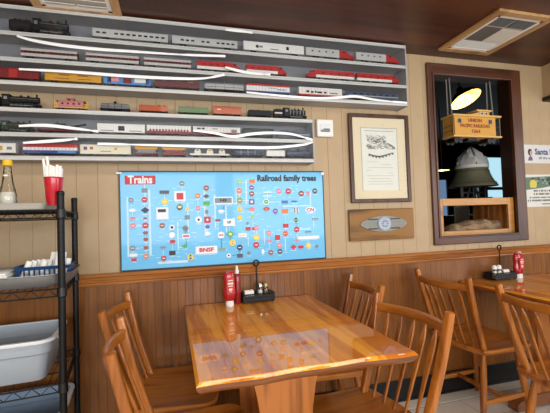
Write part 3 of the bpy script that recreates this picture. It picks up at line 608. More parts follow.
def loadedflat(t, L, cap, lo):
    h = L/2; bm = B(); bx(bm, -h, h, -HW, HW, .010, .018, .001); obj('flatcar_deck', bm, pm('dr'), t); truck(t, -h*.7, .03); truck(t, h*.7, .03)
    bm = B(); bx(bm, -h*.8, h*.8, -HW*.9, HW*.9, .018, .032, .001, 1); bx(bm, -h*.97, h*.97, -HW, HW, .032, .048, .002, 0)
    for k in range(9): bx(bm, -h*.9+k*h*.225-.0005, -h*.9+k*h*.225+.0005, -HW-.0006, -HW, .033, .047, 0, 0)
    obj('container', bm, [pm(cap), pm(lo)], t)
def flatloads(t, L):
    h = L/2; bm = B(); bx(bm, -h, h, -HW, HW, .010, .018, .001); obj('flatcar_deck', bm, pm('w'), t); truck(t, -h*.7, .03); truck(t, h*.7, .03)
    for k, x in enumerate((-h*.62, 0, h*.62)):
        bm = B(); prism(bm, [(x-.017, .018), (x+.017, .018), (x+.017, .030), (x+.008, .040), (x-.010, .040), (x-.017, .030)], -.014, .014, 0, 'xz'); bx(bm, x-.008, x+.006, -.0146, -.014, .031, .037, 0, 1)
        obj('load', bm, [pm('c'), pm('y' if k % 2 else 'g')], t)
def streamliner(t, L, c):
    h = L/2; bm = B(); rings = []
    for x, w, zt in ((-h, .006, .026), (-h+.012, .013, .040), (-h+.03, HW, .048), (h-.02, HW, .048), (h, HW*.9, .044)):
        rings.append([(x, -w, .008), (x, w, .008), (x, w, zt-.010), (x, w*.6, zt-.002), (x, 0, zt), (x, -w*.6, zt-.002), (x, -w, zt-.010)])
    loft(bm, rings, 0); windows(bm, -h+.05, h-.015, .030, 7, 1, .5, .006); bx(bm, -h+.03, h, -HW-.0005, -HW, .022, .025, 0, 2); obj('body', bm, [pm(c), pm('k'), pm('s')], t)
    truck(t, -h*.55); truck(t, h*.6)
K = dict(A=UP[2]+.0055, B=UP[1]+.0055, C=UP[0]+.0055, D=LO[2]+.0055, E=LO[1]+.0055, F=LO[0]+.0055)
K = dict(A=UP[2], B=UP[1], C=UP[0], D=LO[2], E=LO[1], F=LO[0])
GR = dict(A='trains on the top tier of the upper case', B='trains on the middle tier of the upper case', C='trains on the bottom tier of the upper case', D='trains standing on top of the lower case', E='trains on the upper tier of the lower case', F='trains on the bottom tier of the lower case')
W9 = (3, 8)
TR = [
('A', -.748, -.485, 'steam_locomotive', 'black steam locomotive with tender at the left of the top tier', steam, (1, 'k', 'dk')),
('A', -.379, -.009, 'passenger_car', 'silver passenger car with black windows right of the top tier steam engine', passenger, ('s', 's', (2,))),
('A', .012, .366, 'passenger_car', 'silver passenger car with spaced black windows at the middle of the top tier', passenger, ('s', 's', (0, 4, 7))),
('A', .401, .762, 'boxcar', 'long off-white baggage car with two black doors on the top tier', boxcar, (('w',), None, ((.22, .5, 'k', .016, .012), (.28, .5, 'g', .02, .008), (.72, .55, 'k', .016, .014), (.5, .3, 'g', .05, .004)))),
('A', .775, 1.090, 'diesel_locomotive', 'silver red-nosed diesel locomotive, left one of the top tier pair', diesel, ('s', 's', 1, 'r', 's', .32)),
('A', 1.103, 1.407, 'diesel_locomotive', 'silver diesel locomotive with red nose at the far right end of the top tier', diesel, ('s', 's', 1, 'r', 's', .32)),
('B', -.699, -.451, 'passenger_car', 'silver passenger car with red window band, leftmost on the middle tier', passenger, ('s', 'dr', (5,))),
('B', -.411, -.159, 'passenger_car', 'silver passenger car with red window band, second from left on the middle tier', passenger, ('s', 'dr', ())),
('B', -.134, .109, 'passenger_car', 'silver passenger car with red window band beside the red and white diesel', passenger, ('s', 'dr', ())),
('B', .141, .385, 'diesel_locomotive', 'red over white diesel locomotive right of the silver passenger cars', diesel, ('w', 'r', 1)),
('B', .414, .652, 'diesel_locomotive', 'red over white diesel locomotive left of the empty stretch of middle tier', diesel, ('w', 'r', 1)),
('B', .779, 1.083, 'diesel_locomotive', 'red over white diesel unit right of the empty stretch of middle tier', diesel, ('w', 'r', -1)),
('B', 1.104, 1.400, 'diesel_locomotive', 'red over white diesel locomotive at the right end of the middle tier', diesel, ('w', 'r', 1)),
('C', -.840, -.622, 'boxcar', 'dark red boxcar at the left end of the third tier', boxcar, (('dr',), 'r', ((.2, .6, 'c', .02, .004),))),
('C', -.596, -.341, 'boxcar', 'yellow boxcar with brown stripe on the third tier', boxcar, (('y',), 'y', ((.5, .62, 'm', .13, .003), (.5, .25, 'm', .16, .002)))),
('C', -.331, -.102, 'boxcar', 'bright blue boxcar with pink, red and white patches on the third tier', boxcar, (('lb',), None, ((.22, .5, 'pk', .046, .018), (.12, .5, 'b', .018, .030), (.5, .5, 'dr', .042, .030), (.78, .5, 'w', .06, .018), (.93, .5, 'b', .018, .03)))),
('C', -.081, .149, 'boxcar', 'dark brown boxcar right of the bright blue boxcar', boxcar, (('m',), 'm', ((.2, .7, 'g', .03, .003), (.8, .7, 'g', .03, .003)))),
('C', .176, .399, 'tank_car', 'silver tank car right of the dark brown boxcar on the third tier', tankcar, ('s', 'g')),
('C', .410, .666, 'boxcar', 'white boxcar with blue base and red top edge on the third tier', boxcar, (('b', 'w', 'w', 'w', 'r'), None, ((.8, .45, 'b', .05, .003), (.6, .6, 'g', .05, .002)))),
('C', .722, .998, 'boxcar', 'white boxcar with black lettering marks and red line on the third tier', boxcar, (('r', 'w', 'w', 'w', 'w', 'w'), None, ((.2, .5, 'k', .018, .010), (.3, .45, 'k', .016, .009), (.38, .5, 'k', .010, .010), (.47, .45, 'k', .03, .008), (.6, .45, 'k', .014, .008), (.8, .4, 'g', .05, .006)))),
('C', 1.011, 1.387, 'streamlined_locomotive', 'long slate grey streamlined locomotive at the right end of the third tier', streamliner, ('db',)),
('D', -.880, -.619, 'steam_locomotive', 'black steam locomotive standing on the lower case at the far left', steam, (1, 'k', 'dk')),
('D', -.558, -.408, 'caboose', 'dull red caboose with yellow end railings on top of the lower case', caboose, ('p', 'yy')),
('D', -.352, -.208, 'tank_car', 'grey tank car with small dome between the caboose and the orange gondola', tankcar, ('g', 'k')),
('D', -.164, -.018, 'gondola_car', 'orange ribbed open car left of the green gondola', gondola, ('o', 'm')),
('D', .034, .194, 'gondola_car', 'green ribbed gondola car on top of the lower case', gondola, ('gr', 'g')),
('D', .221, .378, 'boxcar', 'orange red boxcar right of the green gondola', boxcar, (('o',), 'o', ((.2, .6, 'c', .02, .004),))),
('D', .418, .553, 'hopper_car', 'dark grey hopper car right of the orange red boxcar', gondola, ('dk', 'k', 8)),
('D', .565, .767, 'steam_locomotive', 'black and grey steam locomotive at the right end above the lower case', steam, (1, 'dk', 's', .28)),
('E', -.870, -.651, 'steam_locomotive', 'dark green steam locomotive at the left end of the lower case', steam, (1, 'dg', 'dr')),
('E', -.633, -.373, 'crane_car', 'black crane on a dark red flatcar in the lower case', cranecar, ()),
('E', -.364, -.137, 'boxcar', 'white boxcar with black centre mark beside the crane flatcar', boxcar, (('w',), None, ((.50, .5, 'k', .03, .022), (.2, .2, 'g', .06, .004), (.8, .2, 'g', .06, .004)))),
('E', -.127, .099, 'boxcar', 'white boxcar with a row of maroon arches along its base', boxcar, (('dr', 'w', 'w'), None, tuple((.08+.07*k, .42, 'dr', .010, .010) for k in range(13)))),
('E', .110, .368, 'boxcar', 'white boxcar with black lettering and maroon base in the lower case', boxcar, (('dr', 'w', 'w'), None, ((.12, .8, 'k', .02, .007), (.21, .8, 'k', .016, .007), (.86, .5, 'g', .03, .02), (.45, .8, 'g', .03, .004)))),
('E', .385, .560, 'boxcar', 'dark green boxcar right of the maroon and white boxcar', boxcar, (('dg',), 'dg')),
('E', .578, .782, 'streamlined_locomotive', 'slate grey locomotive at the right end of the lower case', streamliner, ('db',)),
('F', -.900, -.724, 'boxcar', 'white boxcar with yellow emblem at the left of the bottom tier', boxcar, (('w',), None, ((.65, .5, 'y', .014, .018), (.85, .5, 'g', .02, .012)))),
('F', -.695, -.457, 'boxcar', 'red, white and blue striped boxcar above the red cup of straws', boxcar, (('b', 'w', 'r'), None, ((.8, .16, 'lb', .08, .01),))),
('F', -.444, -.208, 'boxcar', 'cream boxcar with blue and orange emblems on the bottom tier', boxcar, (('c',), None, ((.10, .62, 'b', .016, .014), (.22, .65, 'o', .014, .012), (.7, .6, 'y', .014, .010), (.5, .3, 'g', .05, .003)))),
('F', -.188, -.074, 'flatcar', 'orange container on dark red flatcar, left one beside the cream boxcar', loadedflat, ('y', 'g')),
('F', -.054, .070, 'flatcar', 'orange container on dark red flatcar, right one beside the white loaded flatcar', loadedflat, ('y', 'dr')),
('F', .091, .303, 'flatcar', 'white flatcar carrying three cream loads on the bottom tier', flatloads, ()),
('F', .320, .497, 'tank_car', 'slate blue tank car right of the cream loaded flatcar', tankcar, ('db', 's')),
('F', .515, .622, 'hopper_car', 'short white hopper car near the right end of the bottom tier', gondola, ('w', 'g', 6)),
('F', .634, .783, 'tank_car', 'dark blue tank car at the right end of the bottom tier', tankcar, ('db', 'k')),
]
for row, x0, x1, nm, lab, fn, args in TR:
    t = thing(nm, lab, 'model train', ((x0+x1)/2, YC, K[row]+.0142), 0, GR[row])
    fn(t, x1-x0, *args)
    sc = {'A': 1.28, 'B': 1.18, 'C': 1.22, 'D': 1.06, 'E': 1.10, 'F': 1.16}[row]*(1.22 if nm == 'steam_locomotive' and row != 'E' else 1)
    for ch in t.children: ch.scale = (1, 1, sc)
# ------------------------------------------------------------ chairs
SH = .44; HB, HT, LEAN, PH_ = .175, .205, .115, .848
def seat_outline():
    pts = []   # local: front +x, origin at midpoint between the post feet
    for k in range(9):   # back edge bowing backwards
        a = -1+2*k/8; pts.append((-.030-.030*(1-a*a), a*.205))
    pts += [(.02, .218), (.16, .222), (.26, .222)]
    for k in range(1, 6):
        a = R(90-90*k/6); pts.append((.28+.06*math.cos(a), .162+.06*math.sin(a)))
    for k in range(5):
        a = 1-2*(k+.5)/5; pts.append((.342+.006*(1-a*a), a*.15))
    for k in range(1, 6):
        a = R(-90*k/6); pts.append((.28+.06*math.cos(a), -.162+.06*math.sin(a)))
    pts += [(.26, -.222), (.16, -.222), (.02, -.218)]
    return pts
def seat_bm():
    bm = B(); o = seat_outline(); n = len(o); cx, cy = .15, 0
    def ring(s, z): return [(cx+(x-cx)*s, cy+(y-cy)*s, z) for x, y in o]
    def dish(s):
        r = []
        for x, y in o:
            X, Y = cx+(x-cx)*s, y*s; d = .012*(1-s*s)*1.2 - .006*(1-min(1, abs(Y)/.06))*(1 if X > .15 else 0)*(1-s)
            r.append((X, Y, SH-d))
        return r
    loft(bm, [ring(.90, SH-.034), ring(.97, SH-.028), ring(1.0, SH-.014), ring(.995, SH-.004), ring(.975, SH), dish(.9), dish(.75), dish(.5), dish(.2), dish(.05)])
    return bm
def back_bow(a): return .052*(1-a*a)      # how far the curved rail bows backwards, a in -1..1
def at(a, z):
    """a point of the back at side fraction a and height z"""
    t = (z-SH)/(PH_-SH); return Vector((-LEAN*t-back_bow(a)*(.35+.65*t), a*(HB+(HT-HB)*t), z))
def make_chair(label, group):
    t = thing('dining_chair', label, 'chair', (0, 0, 0), 0, group)
    obj('seat', seat_bm(), M_seat, t, True)
    for s in (-1, 1):
        bm = B(); pts = []; n = 14
        for k in list(range(n))+[n-.15, n]:
            q = k/n; z = SH-.02+(PH_-SH+.02)*q; p = at(s, z); p.x += .010*math.sin(PI*q)*-1; pts.append(p)
        def sec(i, q):
            e = 1.0 if i <= n else .70
            w = (.027+.008*math.sin(PI*min(1, q*1.0))**.7)*e
            return rrect(w, .030*e, .008)
        sweep(bm, pts, sec, ref=Vector((1, 0, 0))); obj('back_post', bm, M_chair, t, True)
    zr = PH_-.062                      # curved top rail
    bm = B(); pts = [at(a, zr+.02*0) for a in [-.98+1.96*k/16 for k in range(17)]]
    sweep(bm, pts, lambda i, q: rrect(.020, .040, .007)); obj('top_rail', bm, M_seat if False else wood('rail_oak', (124, 66, 16), (180, 108, 38), 'y', 1.0, rough=.35, coat=.5, spec=.25, contrast=.75, ring=.5), t, True)
    for k in range(5):                 # arrow shaped spindles
        a = -.68+.34*k; pts = []; zz = [SH-.012, SH+.05, SH+.14, SH+.22, SH+.27, SH+.295, SH+.318, zr-.010]
        ws = [.010, .012, .017, .024, .026, .021, .010, .008]; ths = [.010, .010, .010, .010, .010, .009, .008, .008]
        bm = B(); pts = [at(a, z) for z in zz]
        sweep(bm, pts, lambda i, q: rrect(ws[i], ths[i], .0035), ref=Vector((1, 0, 0))); obj('spindle', bm, M_chair, t, True)
    legs = {}
    for sx, sy, x0, y0, x1, y1 in ((1, 1, .265, .150, .315, .190), (1, -1, .265, -.150, .315, -.190), (-1, 1, .025, .150, -.040, .185), (-1, -1, .025, -.150, -.040, -.185)):
        a, b = Vector((x0, y0, SH-.018)), Vector((x1, y1, 0)); legs[(sx, sy)] = (a, b)
        bm = B(); n = 8; pr = [.0125, .015, .0175, .0190, .0190, .0180, .0165, .0150, .0135]
        tube(bm, [a.lerp(b, k/n) for k in range(n+1)], pr, 12); obj('leg', bm, M_chair, t, True)
    mid = []
    for sy in (-1, 1):
        f = legs[(1, sy)]; r = legs[(-1, sy)]; p = f[0].lerp(f[1], .66); q = r[0].lerp(r[1], .66); mid.append(p.lerp(q, .5))
        bm = B(); sweep(bm, [p.lerp(q, k/8) for k in range(9)], lambda i, u: rrect(.017+.006*math.sin(PI*u), .021+.006*math.sin(PI*u), .005)); obj('stretcher', bm, M_seat, t, True)
    bm = B(); sweep(bm, [mid[0].lerp(mid[1], k/6) for k in range(7)], lambda i, u: rrect(.020, .022, .005)); obj('stretcher', bm, M_chair, t, True)
    return t
G = 'oak arrow-spindle dining chairs'
ch0 = make_chair('oak arrow-back chair at the left of the front table, nearest the wall', G); ch0.location = (-.155, -.290, 0); ch0.rotation_euler.z = R(-7)
dup(ch0, (-.079, -.806, 0), 4, 'nearer oak arrow-back chair left of the front table, cut off by the photo bottom', G)
dup(ch0, (.905, -.250, 0), 175, 'oak arrow-back chair at the right of the front table, partly hidden behind a nearer chair', G)
dup(ch0, (.802, -.822, 0), 187, 'large oak arrow-back chair in front at the right of the front table', G)
dup(ch0, (1.630, -.252, 0), 3, 'oak arrow-back chair on the tile floor below the wooden wall window, facing the far table', G)
dup(ch0, (1.622, -.875, 0), -1, 'oak arrow-back chair at the right edge of the photo', G)

# ------------------------------------------------------------ tables
def table(label, loc, rz=0, W_=.735, pc=.0):
    t = thing('dining_table', label, 'table', loc, rz, 'lacquered pine dining tables')
    W, D, T = W_, 1.055, .036; zt = .735
    rr = random.Random(11); bm = B(); n = 30; outl = []
    # near (live) edge is wavy, other edges straight
    for k in range(n+1):
        a = k/n; outl.append((W*a, -D+.030-.006*math.sin(a*7+1)*a+.003*math.sin(a*19)))
    outl += [(W, 0), (0, 0)]
    def ring(off, z):
        r = []
        for x, y in outl: r.append((min(max(x, off), W-off) , min(y+off if y < -.5 else y, -off) if y < -.5 else -off, z))
        return r
    loft(bm, [ring(.014, zt-T), ring(.006, zt-T+.008), ring(.001, zt-.020), ring(.0, zt-.011), ring(.0008, zt-.0095), ring(.0080, zt-.0015), ring(.0100, zt)]); bm.normal_update()
    for f in bm.faces:
        c_ = f.calc_center_median()
        if abs(f.normal.z) < .2 and c_.z < zt-.012 or (c_.z < zt-.014 and f.normal.z < .9): f.material_index = 1
    obj('tabletop', bm, [M_top, wood('table_edge_pine', (104, 54, 18), (160, 92, 38), 'x', .8, rough=.4, coat=.6, ring=.8)], t)
    for y in (-.30, -.79):
        bm = B(); c = W/2+pc
        half = [(.112, .695), (.118, .655), (.122, .615), (.112, .575), (.100, .50), (.092, .40), (.088, .30), (.094, .22), (.112, .15), (.120, .075)]
        poly = [(c+a, z) for a, z in half]+[(c-a, z) for a, z in reversed(half)]
        prism(bm, poly, y-.021, y+.021, 0, 'xz'); obj('pedestal_panel', bm, M_ped, t)
        bm = B(); pr = [(c-.29, .0), (c-.29, .035), (c-.27, .055), (c-.13, .080), (c+.13, .080), (c+.27, .055), (c+.29, .035), (c+.29, .0), (c+.20, .0), (c+.17, .014), (c-.17, .014), (c-.20, .0)]
        prism(bm, pr, y-.035, y+.035, 0, 'xz'); obj('foot', bm, wood('foot_oak', (96, 52, 26), (142, 84, 44), 'x', 1, rough=.4, coat=.2), t)
        bm = B(); bx(bm, c-.26, c+.26, y-.03, y+.03, .672, .6955, .006); obj('top_bearer', bm, M_seat, t)
    bm = B(); bx(bm, W/2-.02, W/2+.02, -.79, -.30, .22, .33, .006); obj('stretcher', bm, M_ped, t)
    return t
table('glossy orange pine table under the blue railroad poster', (.042, -.012, 0), .4, pc=-.035)
table('glossy orange pine table at the right below the wall window', (1.865, -.012, 0))

# ------------------------------------------------------------ condiments
M_redb = mat('ketchup_red', (168, 22, 30), rough=.25, coat=.5)
def squeeze_bottle(label, loc, rz, h=.165, nozzle=False):
    t = thing('ketchup_bottle' if not nozzle else 'squeeze_bottle', label, 'bottle', loc, rz); k = h/.165
    bm = B(); pr = [(0.018, .026), (.026, .032), (.030, .050), (.0305, .075), (.026, .092), (.0275, .110), (.0300, .128), (.028, .150), (.020, .163), (.001, .165)]
    n = 20; rings = []
    for r, z in pr: rings.append([(r*1.12*math.cos(2*PI*j/n), r*.72*math.sin(2*PI*j/n), z*k) for j in range(n)])
    loft(bm, rings); obj('body', bm, M_redb, t, True)
    bm = B(); lathe(bm, [(.020, 0), (.021, .003), (.0205, .026), (.017, .030), (.001, .0305)], n=20)
    for j in range(20): a = 2*PI*j/20; box(bm, (.0208*math.cos(a), .0208*math.sin(a), .014), (.0012, .0016, .020), 0, 0, Matrix.Rotation(a, 3, 'Z'))
    obj('cap', bm, M_white, t, True)
    bm = B()
    prism(bm, [(-.020, .060*k), (.020, .060*k), (.022, .090*k), (.020, .135*k), (-.020, .135*k), (-.022, .090*k)], -.0240, -.0195, 0, 'xz')
    for j, (w, z, hh, mi) in enumerate(((.026, .122, .005, 1), (.030, .108, .009, 1), (.024, .096, .005, 1), (.018, .080, .010, 1), (.012, .070, .006, 2))): bx(bm, -w/2, w/2, -.0248, -.0238, (z-hh/2)*k, (z+hh/2)*k, .0005, mi)
    obj('label', bm, [mat('label_red', (196, 52, 50), rough=.4), mat('label_white', (226, 214, 206), rough=.5), mat('label_grey', (180, 176, 170))], t)
    return t
squeeze_bottle('red ketchup squeeze bottle standing on its white cap on the front table', (.280, -.118, .735), 8, .190)
t = thing('squeeze_bottle', 'dark red squeeze bottle with white nozzle behind the ketchup on the front table', 'bottle', (.330, -.075, .735))
bm = B(); lathe(bm, [(.017, 0), (.019, .004), (.019, .150), (.016, .160), (.010, .166), (.001, .167)], n=18); obj('body', bm, mat('dark_red_plastic', (140, 26, 30), rough=.3, coat=.3), t, True)
bm = B(); lathe(bm, [(.011, .166), (.012, .180), (.009, .186), (.0065, .204), (.0055, .210), (.001, .211)], n=14); obj('nozzle', bm, M_white, t, True)
t = squeeze_bottle('red ketchup bottle standing on its white cap on the far table', (2.286, -.092, .735), 14, .172); t.scale = (1.3, 1.15, 1)
bm = B(); lathe(bm, [(.015, .0), (.016, .006), (.010, .015), (.001, .018)], (0.012, 0, .167), 14); obj('top_cap', bm, mat('pale_pink_plastic', (206, 168, 166), rough=.3), t, True)

def caddy(label, loc, rz, W=.180, D=.088):
    t = thing('condiment_caddy', label, 'caddy', loc, rz, 'black wire condiment caddies'); bm = B()
    bx(bm, -W/2, W/2, -D/2, D/2, .006, .010)
    for z in (.012, .030, .048):
        tube(bm, [(-W/2, -D/2, z), (W/2, -D/2, z), (W/2, D/2, z), (-W/2, D/2, z)], .0035 if z > .04 else .0028, 8, loop=True)
    for k in range(14):
        x = -W/2+W*k/13
        for s in (-1, 1): tube(bm, [(x, s*D/2, .008), (x, s*D/2, .048)], .0016, 6)
    for k in range(7):
        y = -D/2+D*k/6
        for s in (-1, 1): tube(bm, [(s*W/2, y, .008), (s*W/2, y, .048)], .0016, 6)
    for s in (-1, 1):
        for q in (-1, 1): lathe(bm, [(.005, 0), (.005, .008)], (s*W*.45, q*D*.42, 0), 8)
        bx(bm, -W/2, W/2, s*D/2-.001, s*D/2+.001, .014, .042)
    obj('basket', bm, M_blackm, t)
    bm = B(); tube(bm, [(0, 0, .008), (0, 0, .200)], .0042, 10)
    tube(bm, [(.0155*math.cos(2*PI*k/20), 0, .216+.0155*math.sin(2*PI*k/20)) for k in range(20)], .0045, 8, loop=True, ref=Vector((0, 1, 0))); obj('carry_handle', bm, M_blackm, t, True)
    return t
def shaker(label, loc, fill, capm):
    t = thing('shaker', label, 'shaker', loc); bm = B(); lathe(bm, [(.014, 0), (.016, .003), (.0145, .045), (.012, .056), (.012, .058)], n=16); obj('glass_body', bm, M_clear, t, True)
    bm = B(); lathe(bm, [(.0125, .002), (.0125, .042), (.001, .043)], n=14); obj('contents', bm, fill, t, True); t.scale = (1.15, 1.15, 1.15)
    bm = B(); lathe(bm, [(.0135, .055), (.0140, .058), (.0135, .070), (.009, .077), (.001, .079)], n=16); obj('cap', bm, capm, t, True)
M_chrome = mat('brushed_steel', (190, 188, 182), rough=.25, metal=1)
M_salt = mat('salt_white', (232, 230, 226), rough=.8); M_pep = mat('pepper_grey', (120, 108, 92), rough=.9, noise=.4, nscale=900)
CX, CY = .444, -.062
caddy('black wire caddy with ring handle on the front table', (CX, CY, .735), 2)
shaker('salt shaker with dull metal top just right of the ring handle on the front table', (CX+.022, CY+.018, .7455), M_salt, M_chrome)
shaker('pepper shaker with brass coloured top at the right side of the front table caddy', (CX+.055, CY+.018, .7455), M_pep, mat('dull_brass', (160, 142, 110), rough=.35, metal=.7))
def packets(cx, cy, n, dx, labels, group):
    pc = ['w', 'pk', 'w', 'c', 'w', 'pk', 'w', 'y']
    for k in range(n):
        c = pc[k % len(pc)]
        bm = B(); box(bm, (0, 0, .028), (.052 if n < 6 else .040, .0035, .050), .001, 0)
        nm = {'w': 'white', 'pk': 'pink', 'c': 'cream', 'y': 'yellow'}[c]
        o = obj('sugar_packet', bm, mat('packet_'+nm, {'w': (230, 228, 224), 'pk': (222, 150, 160), 'c': (224, 210, 160), 'y': (226, 200, 90)}[c], rough=.6), None)
        o.location = (cx, cy-.022+k*.0085, .7470); o.rotation_euler = (R(-14), 0, R(4))
        first = 'foremost' if k == 0 else 'rearmost' if k == n-1 else ['second', 'third', 'fourth', 'fifth'][k-1]
        tag(o, f'{nm} sugar packet, {first} in the row {labels}', 'sugar packet', group)
packets(CX-.045, CY, 5, 0, 'in the caddy on the front table', 'sugar packets in the front caddy')
CX2, CY2 = 2.140, -.085
caddy('black wire caddy with ring handle on the far table at the right', (CX2, CY2, .735), 0)
shaker('white salt shaker at the left end of the far table caddy', (CX2-.062, CY2-.012, .7455), M_salt, M_white)
shaker('white shaker second from left in the far table caddy', (CX2-.024, CY2-.012, .7455), M_salt, M_white)
packets(CX2+.040, CY2, 3, 0, 'in the caddy on the far table', 'sugar packets in the far caddy')
# ------------------------------------------------------------ wire shelving rack at the left
RZ = 6.8; RN = Vector((-.432, -.500, 0))
rk = thing('wire_shelf_rack', 'black wire shelving rack at the left edge of the photo', 'rack', RN, RZ)
RD, RWd = .425, .92
for x, y in ((0, 0), (0, RD), (-RWd, 0), (-RWd, RD)):
    bm = B(); tube(bm, [(x, y, .015), (x, y, 1.325)], .0135, 14); lathe(bm, [(.0137, 1.32), (.0145, 1.322), (.0145, 1.334), (.010, 1.338), (.001, 1.339)], (x, y, 0), 14)
    for k in range(50): lathe(bm, [(.0136, 0), (.0141, .001), (.0141, .002), (.0136, .003)], (x, y, .03+k*.0254), 12)
    po = obj('post', bm, M_blackm, rk, True)
    bm = B(); lathe(bm, [(.0001, 0), (.012, .001), (.014, .012), (.009, .02)], (x, y, 0), 12); obj('levelling_foot', bm, M_black, po, True)
ZS = [.27, .585, .955, 1.262]
for z in ZS:
    bm = B(); x0, x1, y0, y1 = -RWd+.016, -.016, .0, RD
    for zz, r in ((z, .0035), (z-.030, .0030)):
        for y in (y0, y1): tube(bm, [(x0, y, zz), (x1, y, zz)], r, 8)
        for x in (-RWd, 0): tube(bm, [(x, .016, zz), (x, RD-.016, zz)], r, 8)
    n = 30
    for y in (y0, y1):
        tube(bm, [(x0+(x1-x0)*k/n, y, z if k % 2 else z-.030) for k in range(n+1)], .0020, 6)
    for x in (-RWd, 0):
        tube(bm, [(x, .016+(RD-.032)*k/14, z if k % 2 else z-.030) for k in range(15)], .0020, 6)
    for k in range(36): x = x0+(x1-x0)*(k+.5)/36; tube(bm, [(x, y0, z+.003), (x, y1, z+.003)], .0016, 6)
    for y in (RD*.33, RD*.66): tube(bm, [(x0, y, z-.002), (x1, y, z-.002)], .0028, 6)
    sh = obj('wire_shelf', bm, M_blackm, rk)
    for x, y in ((0, 0), (0, RD), (-RWd, 0), (-RWd, RD)):
        bm = B(); lathe(bm, [(.0145, -.034), (.0185, -.030), (.0165, .004), (.0145, .006)], (x, y, z), 14); obj('shelf_collar', bm, M_black, sh, True)
def rl(x, y, z=0):      # rack-local to world
    c, s = math.cos(R(RZ)), math.sin(R(RZ)); return (RN.x+c*x-s*y, RN.y+s*x+c*y, z)
def roundrect3(w, d, r, z, n=6, cx=0, cy=0):
    return [(cx+x, cy+y, z) for x, y in rrect(w, d, r, n)]
# flat tray on the top shelf
t = thing('shelf_liner', 'grey white flat tray lying on the top shelf of the wire rack', 'tray', rl(-.46, .20, 1.2672), RZ)
bm = B(); loft(bm, [roundrect3(.80, .39, .03, 0), roundrect3(.82, .41, .035, .022), roundrect3(.825, .415, .037, .024), roundrect3(.80, .39, .03, .022), roundrect3(.79, .38, .03, .0165)]); obj('tray', bm, mat('worn_grey_tray', (176, 172, 164), rough=.5, noise=.12, nscale=12), t, True)
ZT = 1.2840
# red cup of white straws
cpos = rl(-.031, .052, ZT)
t = thing('red_cup', 'glossy red plastic cup full of white straws on the top rack shelf', 'cup', cpos)
bm = B(); lathe(bm, [(.026, 0), (.027, .002), (.0345, .108), (.0365, .110), (.036, .113), (.0335, .112), (.026, .006), (.001, .005)], n=28); obj('cup', bm, mat('red_cup_plastic', (186, 14, 40), rough=.25, coat=.4), t, True)
rr = random.Random(9); M_straw = mat('straw_paper_white', (236, 234, 228), rough=.7)
k = 0; SG = 'paper wrapped straws in the red cup'
for k in range(27):
    a = 2.4*k; r = .003+.0235*((k+.5)/27)**.5; x, y = r*math.cos(a), r*math.sin(a)
    tall = k in (3, 11); tilt = .13 if not tall else .16
    h = .150+.014*((k*5) % 7)/7+(.034 if tall else 0)
    if tall: x, y = (-.018, -.006) if k == 3 else (-.006, -.010)
    top = Vector((x*1.22+(-.012 if tall else 0), y*1.22, h)); bm = B(); tube(bm, [Vector((x*.75, y*.75, .008)), Vector((x, y, .07)), top], .0056, 8)
    o = obj('straw', bm, M_straw, None, True); o.location = cpos
    pos = ('tallest leaning left' if k == 3 else 'second tallest leaning left') if tall else None
    tag(o, f'white wrapped straw, {pos}, in the red cup' if pos else 'one of the short white wrapped straws packed together in the red cup', 'straw', SG)
# bottle with yellow cap, glass jar
t = thing('clear_bottle', 'clear bottle with bright yellow cap at the left end of the top rack shelf', 'bottle', rl(-.185, .045, ZT))
bm = B(); lathe(bm, [(.028, 0), (.030, .004), (.030, .040), (.026, .060), (.020, .085), (.015, .125), (.0125, .150), (.0125, .158)], n=22); obj('body', bm, M_clear, t, True)
bm = B(); lathe(bm, [(.0155, .156), (.0165, .158), (.0165, .176), (.014, .179), (.001, .1795)], n=18); obj('cap', bm, mat('yellow_cap', (232, 178, 24), rough=.35), t, True)
bm = B(); lathe(bm, [(.0275, .003), (.028, .036), (.024, .052), (.001, .053)], n=18); obj('contents', bm, mat('white_crystals', (206, 200, 190), rough=.8, noise=.3, nscale=300), t, True)
bm = B(); lathe(bm, [(.0002, .0), (.008, .001), (.009, .006), (.001, .010)], (-.0, -.017, .112), 12, 0, None); obj('sticker', bm, M_white, t, True)
t = thing('spice_jar', 'small jar with grey lid beside the yellow capped bottle', 'jar', rl(-.243, .032, ZT))
bm = B(); lathe(bm, [(.023, 0), (.025, .003), (.025, .052), (.022, .060), (.022, .062)], n=20); obj('body', bm, M_clear, t, True)
bm = B(); lathe(bm, [(.0225, .003), (.0225, .048), (.001, .049)], n=18); obj('contents', bm, M_salt, t, True)
bm = B(); lathe(bm, [(.024, .060), (.025, .062), (.025, .078), (.022, .081), (.001, .0815)], n=20); obj('lid', bm, mat('grey_lid', (132, 130, 126), rough=.3, metal=.6), t, True)
# metal pan on the second shelf
t = thing('metal_pan', 'shallow grey metal pan with rounded corners on the second rack shelf', 'pan', rl(-.330, .212, .9605), RZ)
bm = B(); W, D = .72, .41
loft(bm, [roundrect3(W-.05, D-.05, .07, 0, 8), roundrect3(W-.02, D-.02, .085, .012, 8), roundrect3(W-.004, D-.004, .095, .044, 8), roundrect3(W+.006, D+.006, .10, .047, 8), roundrect3(W+.006, D+.006, .10, .050, 8), roundrect3(W-.010, D-.010, .093, .048, 8), roundrect3(W-.028, D-.028, .083, .014, 8), roundrect3(W-.06, D-.06, .065, .004, 8)])
obj('pan', bm, mat('dull_aluminium', (134, 134, 134), rough=.42, metal=.65, noise=.15, nscale=14), t, True)
ZP = .9650
